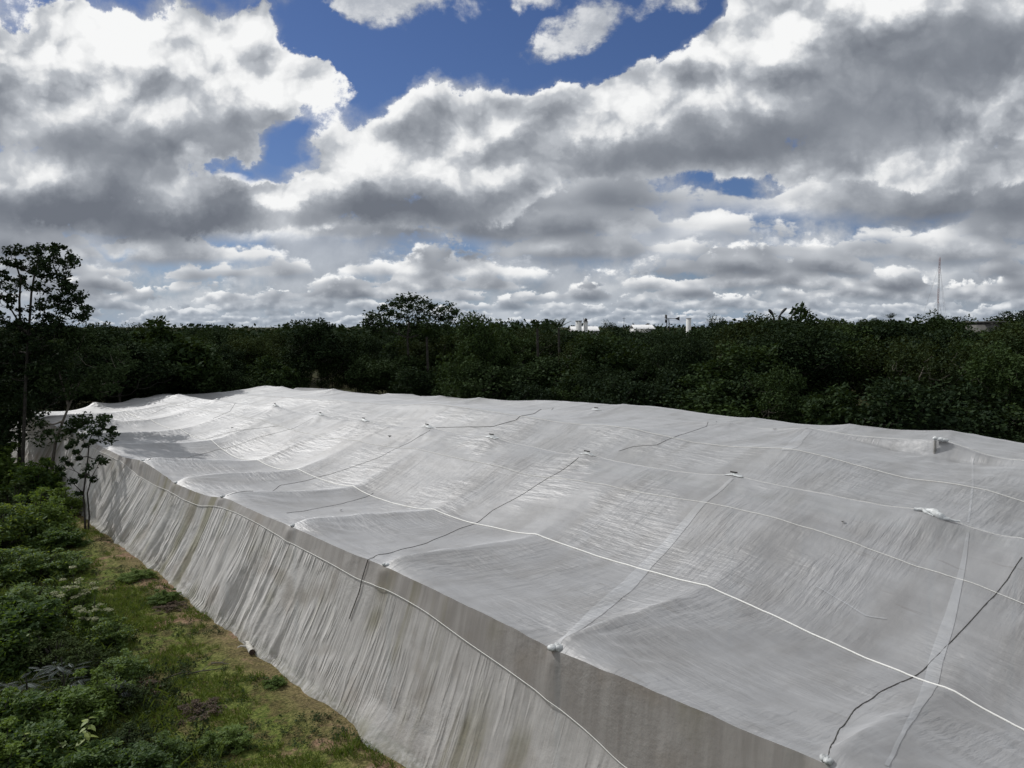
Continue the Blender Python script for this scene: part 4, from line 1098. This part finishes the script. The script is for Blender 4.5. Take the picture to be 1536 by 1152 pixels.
# grass and small weeds nobody could count
r_ = np.random.default_rng(90)
def scatter(n, seed, lo=-7.5):
    r = np.random.default_rng(seed)
    u = -8 + 48 * r.random(n) ** 1.6; v = r.uniform(lo, -.85, n)
    p = uv_to_w(u, v, 0); p[:, 2] = gz(p[:, 0], p[:, 1])
    return p, u, v
p, u, v = scatter(190000, 91)
keep = (vnoise(p[:, 0] * 1.1, p[:, 1] * 1.1, 92, 3) + .25 * vnoise(p[:, 0] * 5, p[:, 1] * 5, 93, 1) > np.where(v > -1.9, .22, -.12) + .25 * (vnoise(p[:, 0] * .5, p[:, 1] * .5, 94, 2) > .28))
p = p[keep]; n = len(p)
h = r_.uniform(.05, .15, n) * (1 + .8 * np.clip(vnoise(p[:, 0] * .8, p[:, 1] * .8, 95, 2), -.4, 1)); a = r_.uniform(0, 6.28, n)
sd = np.stack([np.cos(a), np.sin(a), 0 * a], 1) * .010; bend = np.stack([r_.normal(0, .5, n), r_.normal(0, .5, n), 1 + 0 * a], 1); bend *= h[:, None]
V = np.stack([p - sd, p + sd, p + bend * .6 + sd * .7 + (0, 0, .01), p + bend], 1).reshape(-1, 3)
tag(link('grass', mesh_np('grass', V, np.arange(4 * n).reshape(n, 4), L_GRASS)), 'short patchy grass on the path beside the net wall', 'grass', kind='stuff')
p, u, v = scatter(9000, 96)
keep = vnoise(p[:, 0] * .9, p[:, 1] * .9, 97, 2) + np.where(v < -4, .25, 0) > .0
p = p[keep]
V, F = clumps(p + (0, 0, .05), r_.uniform(.04, .14, len(p)), 20, .038, r_, .55, .6)
tag(link('weeds', mesh_np('weeds', V, F, L_MID)), 'low leafy weeds scattered through the grass beside the net wall', 'weeds', kind='stuff')
p, u, v = scatter(5200, 98, -10.0); p = p[v + vnoise(p[:, 0] * .6, p[:, 1] * .6, 99, 2) < -3.3]
V, F = clumps(p + (0, 0, .12), r_.uniform(.12, .38, len(p)), 30, .07, r_, .8, .5)
tag(link('undergrowth', mesh_np('undergrowth', V, F, L_OLIVE)), 'tangled olive undergrowth between the shrubs at the lower left', 'undergrowth', kind='stuff')
p, u, v = scatter(9000, 101); p = p[(v < -3.4 + .8 * vnoise(p[:, 0] * .7, p[:, 1] * .7, 102, 2))]
n = len(p); hh_ = r_.uniform(.18, .55, n); a = r_.uniform(0, 6.28, n); sd = np.stack([np.cos(a), np.sin(a), 0 * a], 1) * .008
bd = np.stack([r_.normal(0, .45, n), r_.normal(0, .45, n), 1 + 0 * a], 1) * hh_[:, None]
tag(link('tall_grass', mesh_np('tall_grass', np.stack([p - sd, p + sd, p + bd * .6 + sd * .7, p + bd * (1, 1, .85)], 1).reshape(-1, 3), np.arange(4 * n).reshape(n, 4), L_GRASS)), 'long loose grass standing between the shrubs at the lower left', 'grass', kind='stuff')
# fallen log and sticks
p = at_level(378, 985); q = at_level(368, 968)
t = empty('white_log', (p[0], p[1], float(gz(p[0], p[1]))))
d = q - p; d[2] = 0; d /= np.linalg.norm(d); L = .62; sdv = np.array([-d[1], d[0], 0])
link('bark', mesh_np('bark', *tube([(-d * .02) + (0, 0, .09), d * .2 + (0, 0, .10), d * .42 + (0, 0, .105), d * L + (0, 0, .11)], [.085, .08, .075, .07], 12), simple('log_bark', (.42, .41, .38), .85, .3, 14), True), t)
a_ = np.linspace(0, 2 * np.pi, 12, endpoint=False)
Vc = np.concatenate([[-d * .025 + (0, 0, .09)], -d * .02 + (0, 0, .09) + .083 * (np.cos(a_)[:, None] * sdv + np.sin(a_)[:, None] * np.array([0, 0, 1.0]))])
link('cut_end', mesh_np('cut_end', Vc, np.array([[0, 1 + i, 1 + (i + 1) % 12] for i in range(12)]), simple('log_core', (.05, .035, .028), .9)), t)
link('branch_stub', mesh_np('branch_stub', *join([tube([d * .4 + sdv * .06 + (0, 0, .1), d * .45 + sdv * .2 + (0, 0, .14), d * .42 + sdv * .3 + (0, 0, .12)], [.03, .022, .01], 6), tube([d * .5 + (0, 0, .12), d * .55 + sdv * .12 + (0, 0, .22)], [.025, .012], 6)]), MATS['log_bark'], True), t)
tag(t, 'short white fallen log lying at the foot of the net wall', 'log')
for i, (px, py, a, l) in enumerate([(300, 1010, .4, .9), (265, 1015, .7, .6), (330, 998, -.2, .5)]):
    p = at_level(px, py); z = float(gz(p[0], p[1])); e = np.array([math.cos(a), math.sin(a), 0]) * l / 2
    o = link('fallen_stick', mesh_np('fallen_stick', *join([tube([-e + (0, 0, .03), (.03, .02, .06), e * .6 + (0, 0, .05), e + (.05, .05, .03)], [.018, .016, .012, .006], 6), tube([(.03, .02, .06), (.1, .16, .10), (.12, .25, .09)], [.010, .007, .004], 5)]), BARK, True), None, (p[0], p[1], z))
    tag(o, ['grey forked stick lying on the grass left of the white log', 'short grey stick on the grass beside the bare patch', 'small grey stick on the grass nearest the white log'][i], 'stick', 'sticks on the grass')
# dead leaves that lie on the roof
for (px, py, lab) in [(347, 642, 'dark dead leaf lying on the far left of the net roof'), (1161, 645, 'dark dead leaf lying on the far right of the net roof'), (1263, 785, 'dark dead leaf on the roof left of the torn white bag'),
                      (511, 767, 'tiny dark leaf on the roof near the wall edge'), (583, 655, 'dark dead leaf on the middle of the roof left of the tie cord')]:
    q = on_net(px, py)
    c = uv_to_w(*q[:2], q[2] + .015); s = .13 if py < 700 else .07
    V = [(-s, 0, .0), (-s * .3, -s * .5, .035), (0, 0, .012), (-s * .3, s * .5, .03), (s, 0, .03), (s * .4, -s * .45, .045), (s * .4, s * .45, .02)]
    o = link('dead_leaf', mesh_np('dead_leaf', V, np.array([[0, 1, 2, 2], [0, 2, 3, 3], [2, 1, 5, 4], [2, 4, 6, 3]])[2:], BARK_DARK), None, c)
    tag(o, lab, 'leaf', 'dead leaves on the roof')

# ------------------------------------------------------------------ things beyond the wood
WHITE = simple('white_paint', (.52, .53, .53), .6, .06, .6)
HUTC = simple('hut_concrete', (.10, .10, .095), .9, .3, .8)
GREYC = simple('concrete', (.20, .20, .195), .9, .25, .8)
DARKM = simple('dark_metal', (.03, .032, .036), .5, .2, 2)
BLACKP = simple('black_plastic_and_shade', (.018, .018, .02), .4, .1, 2)  # water barrel, and the painted shade in the hut opening
STEEL = simple('mast_steel', (.22, .21, .22), .6, .2, 1)
RED = simple('mast_red', (.25, .08, .06), .6, .1, 1)
def cyl(c, r, h, k=20):
    a = np.arange(k) * 2 * np.pi / k
    lo = np.stack([c[0] + r * np.cos(a), c[1] + r * np.sin(a), np.full(k, c[2])], 1); hi = lo + (0, 0, h)
    i = np.arange(k); j = (i + 1) % k
    F = np.stack([i, j, j + k, i + k], 1)
    top = np.array([[2 * k, k + q, k + (q + 1) % k, 2 * k] for q in range(k)])
    return np.concatenate([lo, hi, [(c[0], c[1], c[2] + h)]]), np.concatenate([F, np.stack([top[:, 0], top[:, 1], top[:, 2], top[:, 2]], 1)])
def clean(VF):
    V, F = VF
    q = [f for f in F if f[2] != f[3]]; tr = [f[:3] for f in F if f[2] == f[3]]
    return V, [np.array(q), np.array(tr)] if tr else np.array(q)
BD = 125.0
def bpart(name, VF, mat, parent, smooth_=False):
    V, F = clean(VF)
    return link(name, mesh_np(name, V - np.array(parent.location), F, mat, smooth_), parent)
mpp = BD / 1160
c = at_depth(868, 482, BD)
t = empty('water_tower', (c[0], c[1], 0)); tag(t, 'square white water tower above the tree tops, left of the black barrel', 'water tower')
bpart('tower_wall', box(c[0], c[1], c[2] / 2 - .2, .9, .9, c[2] + .4), WHITE, t)
bpart('roof_slab', box(c[0], c[1], c[2] + .06, 1.05, 1.05, .12), GREYC, t)
c = at_depth(878, 483, BD)
t = empty('water_tower', (c[0] + .1, c[1] + .5, 0)); tag(t, 'narrow white tower carrying a small black water barrel above the tree tops', 'water tower')
c = c + (.1, .5, 0)
bpart('tower_wall', box(c[0], c[1], c[2] / 2, .62, .62, c[2]), WHITE, t)
bpart('roof_slab', box(c[0], c[1], c[2] + .05, .75, .75, .10), GREYC, t)
bpart('water_barrel', cyl((c[0], c[1], c[2] + .1), .27, .42), BLACKP, t, True); bpart('barrel_lid', cyl((c[0], c[1], c[2] + .52), .14, .08, 12), BLACKP, t, True)
bpart('vent_pipe', tube([(c[0] - .35, c[1], c[2]), (c[0] - .35, c[1], c[2] + .7)], .03, 6), GREYC, t)
def shed(px0, px1, ytop, D, label, ribs=8):
    a, b = at_depth(px0, ytop, D), at_depth(px1, ytop, D)
    w = b[0] - a[0]; cx = (a[0] + b[0]) / 2; z = a[2]
    t = empty('white_shed', (cx, D + 3, 0)); tag(t, label, 'shed')
    bpart('wall', box(cx, D + 3, (z - .7) / 2, w, 6, z - .7), WHITE, t)
    n = 3; V = np.array([[cx + s * w * .53, D + 3 + q * 3.3, z - .7 * (abs(q) > .5) + .0] for s in (-1, 1) for q in (-1, 0, 1)]); V = np.concatenate([V, V - (0, 0, .08)])
    bpart('roof', (V, np.array([[0, 3, 4, 1], [1, 4, 5, 2], [6, 7, 10, 9], [7, 8, 11, 10], [0, 6, 9, 3], [2, 5, 11, 8]])), simple('roof_white', (.8, .8, .8), .4, .05, 1), t)
shed(858, 898, 489.5, 128, 'long white shed whose roof shows at the foot of the white water towers')
shed(952, 982, 487.0, 135, 'white roofed shed showing through the trees left of the wind pump')
# wind pump seen edge on
c = at_depth(1002, 478, 118)
t = empty('wind_pump', (c[0], c[1], 0)); tag(t, 'dark wind pump with a triangular tail vane pointing right above the trees', 'wind pump')
L = [tube([(c[0] + sx * .9, c[1] + sy * .9, 0), (c[0] + sx * .12, c[1] + sy * .12, c[2])], .035, 5) for sx in (-1, 1) for sy in (-1, 1)]
for z in np.arange(1, c[2] - .5, 1.4):
    k = .9 - .78 * z / c[2]; L.append(tube([(c[0] - k, c[1] - k, z), (c[0] + k, c[1] - k, z), (c[0] + k, c[1] + k, z), (c[0] - k, c[1] + k, z), (c[0] - k, c[1] - k, z)], .02, 4))
bpart('lattice_tower', join(L), DARKM, t)
bpart('tail_arm', tube([(c[0] - .3, c[1], c[2] + .02), (c[0] + 1.5, c[1], c[2] + .02)], .045, 6), DARKM, t)
V = np.array([(c[0] + 1.0, c[1], c[2]), (c[0] + 1.75, c[1], c[2] + .32), (c[0] + 1.75, c[1], c[2] - .3)]); V = np.concatenate([V - (0, .02, 0), V + (0, .02, 0)])
bpart('tail_vane', (V, np.array([[0, 1, 2, 2], [3, 5, 4, 4], [0, 3, 4, 1], [1, 4, 5, 2], [2, 5, 3, 0]])), DARKM, t)
for k in range(12):
    a = k * math.pi / 6; d = np.array([0, math.cos(a), math.sin(a)]); e = np.array([.12, -math.sin(a) * .12, math.cos(a) * .12]); o = np.array([c[0] - .32, c[1], c[2]])
    bpart('blade', (np.array([o + d * .12 - e * .3, o + d * .12 + e * .3, o + d * .62 + e, o + d * .62 - e, o + d * .12 - e * .3 + (.01, 0, 0), o + d * .12 + e * .3 + (.01, 0, 0), o + d * .62 + e + (.01, 0, 0), o + d * .62 - e + (.01, 0, 0)]), np.array([[0, 1, 2, 3], [7, 6, 5, 4], [0, 4, 5, 1], [2, 6, 7, 3]])), DARKM, t)
# round white tank
c = at_depth(1033, 478, 112)
t = empty('white_tank', (c[0], c[1], 0)); tag(t, 'round white tank standing above the trees right of the wind pump', 'tank')
bpart('tank_body', cyl((c[0], c[1], 3), .36, c[2] - 3.0), WHITE, t, True); bpart('tank_lid', cyl((c[0], c[1], c[2]), .39, .07), GREYC, t, True)
bpart('stand', join([box(c[0] + sx * .35, c[1] + sy * .35, 1.5, .12, .12, 3.0) for sx in (-1, 1) for sy in (-1, 1)]), GREYC, t)
# small aerial on the skyline
c = at_depth(936, 476, 110); t = empty('aerial', (c[0], c[1], 0)); tag(t, 'thin aerial pole above the fine-leaved tree between the tanks and the wind pump', 'aerial')
bpart('pole', tube([(c[0], c[1], 0), (c[0], c[1], c[2])], .03, 6), DARKM, t); bpart('cross_bar', tube([(c[0] - .22, c[1], c[2] - .15), (c[0] + .22, c[1], c[2] - .15)], .02, 5), DARKM, t)
# guyed radio mast
MD = 330.0; c = at_depth(1410, 388, MD); t = empty('radio_mast', (c[0], c[1], 0)); tag(t, 'thin guyed lattice radio mast on the horizon at the right', 'mast')
h = c[2]; w = .30; leg = [(c[0] + w * math.cos(a), c[1] + w * math.sin(a)) for a in (.5, 2.6, 4.7)]
nseg = int(h / 6)
for k in range(nseg):
    z0, z1 = k * h / nseg, (k + 1) * h / nseg; L = [tube([(x, y, z0), (x, y, z1)], .075, 4) for x, y in leg]
    zz = np.linspace(z0, z1, 7)
    for q in range(6):
        for s in range(3): L.append(tube([(*leg[s], zz[q]), (*leg[(s + 1) % 3], zz[q + 1])], .03, 3))
    bpart('mast_section', join(L), RED if k % 2 else STEEL, t)
for a, f in ((.6, .95), (2.7, .95), (4.8, .95), (.6, .55), (2.7, .55), (4.8, .55)):
    bpart('guy_wire', tube([(c[0], c[1], h * f), (c[0] + 9 * math.cos(a), c[1] + 9 * math.sin(a), 0)], .035, 3), STEEL, t)
bpart('lamp', cyl((c[0], c[1], h), .12, .5, 8), RED, t)
# grey concrete hut
HD = 92.0; a, b = at_depth(1476, 484, HD), at_depth(1512, 484, HD); cx, z = (a[0] + b[0]) / 2, a[2]; w = b[0] - a[0]
t = empty('concrete_hut', (cx, HD + 2, 0)); tag(t, 'grey concrete hut with a flat roof half hidden by trees at the right edge', 'hut')
bpart('wall', box(cx - w * .16, HD + 2, z / 2, w * .62, 4, z), HUTC, t); bpart('wall', box(cx + w * .36, HD + 2.6, z / 2, w * .28, 4, z - .1), HUTC, t)
bpart('flat_roof', box(cx, HD + 2, z + .09, w * 1.12, 4.6, .18), HUTC, t)
bpart('doorway_shade', box(cx + w * .16, HD + .35, z - 1.3, w * .14, .5, 2.2), BLACKP, t)  # solid black block stands in for the shade inside the opening
# dead palm stems and small palms on the skyline
def palm(name, px, py, D, n, L, mat, label, dead=False, seed=1):
    r = np.random.default_rng(seed); c = at_depth(px, py, D); t = empty(name, (c[0], c[1], 0)); tag(t, label, 'palm')
    bpart('trunk', tube([(c[0], c[1], 0), (c[0] + .1, c[1], c[2] * .6), (c[0], c[1], c[2])], [.16, .12, .10], 8), BARK_DARK, t, True)
    for k in range(n):
        a = k * 2.4 + r.uniform(-.3, .3); el = r.uniform(.2, 1.1)
        b = np.array([c[0], c[1], c[2]]); tip = b + L * np.array([math.cos(a) * math.cos(el), math.sin(a) * math.cos(el), math.sin(el) * .7])
        V, F, P = frond(b, tip, r, 16, L * .24, L * .10); link('frond', mesh_np('frond', V - np.array(t.location), F, mat), t)
palm('palm', 1336, 478, 105, 14, 1.3, L_DARK, 'small palm top on the skyline between the dead stems and the radio mast', seed=3)
palm('palm', 838, 492, 80, 14, 1.7, L_DARK, 'feathery palm top left of the white water towers', seed=4)
palm('palm', 806, 493, 76, 12, 1.5, L_DARK, 'small palm top right of the tall skyline tree in the middle', seed=5)
palm('palm', 640, 505, 71, 12, 1.7, L_MID, 'pale palm top below the umbrella-crowned tree', seed=6)
def dead_stem(px, py, dx_, dy_, wd, D, label):
    a, b = at_depth(px, py, D), at_depth(px + dx_, py + dy_, D); t = empty('dead_palm', (a[0], a[1], 0)); tag(t, label, 'dead palm', 'dead palm stems')
    bpart('trunk', tube([(a[0] - .05, a[1], 0), (a[0], a[1], a[2])], [.14, .1], 7), BARK_DARK, t, True)
    bpart('broken_top', tube(resample([a, (a + b) / 2 + (0, 0, .06), b], .12), np.interp(np.linspace(0, 1, len(resample([a, (a + b) / 2 + (0, 0, .06), b], .12))), [0, .5, .9, 1], [.05, wd, wd * .9, .04]), 7), DARKM, t, True)
dead_stem(1161, 476, -8, -12, .14, 66, 'short dead palm stem bent left above the wood, leftmost of the three')
dead_stem(1169, 474, 11, -12, .12, 66, 'dead palm stem leaning right above the wood, middle of the three')
dead_stem(1187, 475, 14, -14, .20, 66, 'thickest dead palm stem leaning right, beside the pointed-leaf tree')
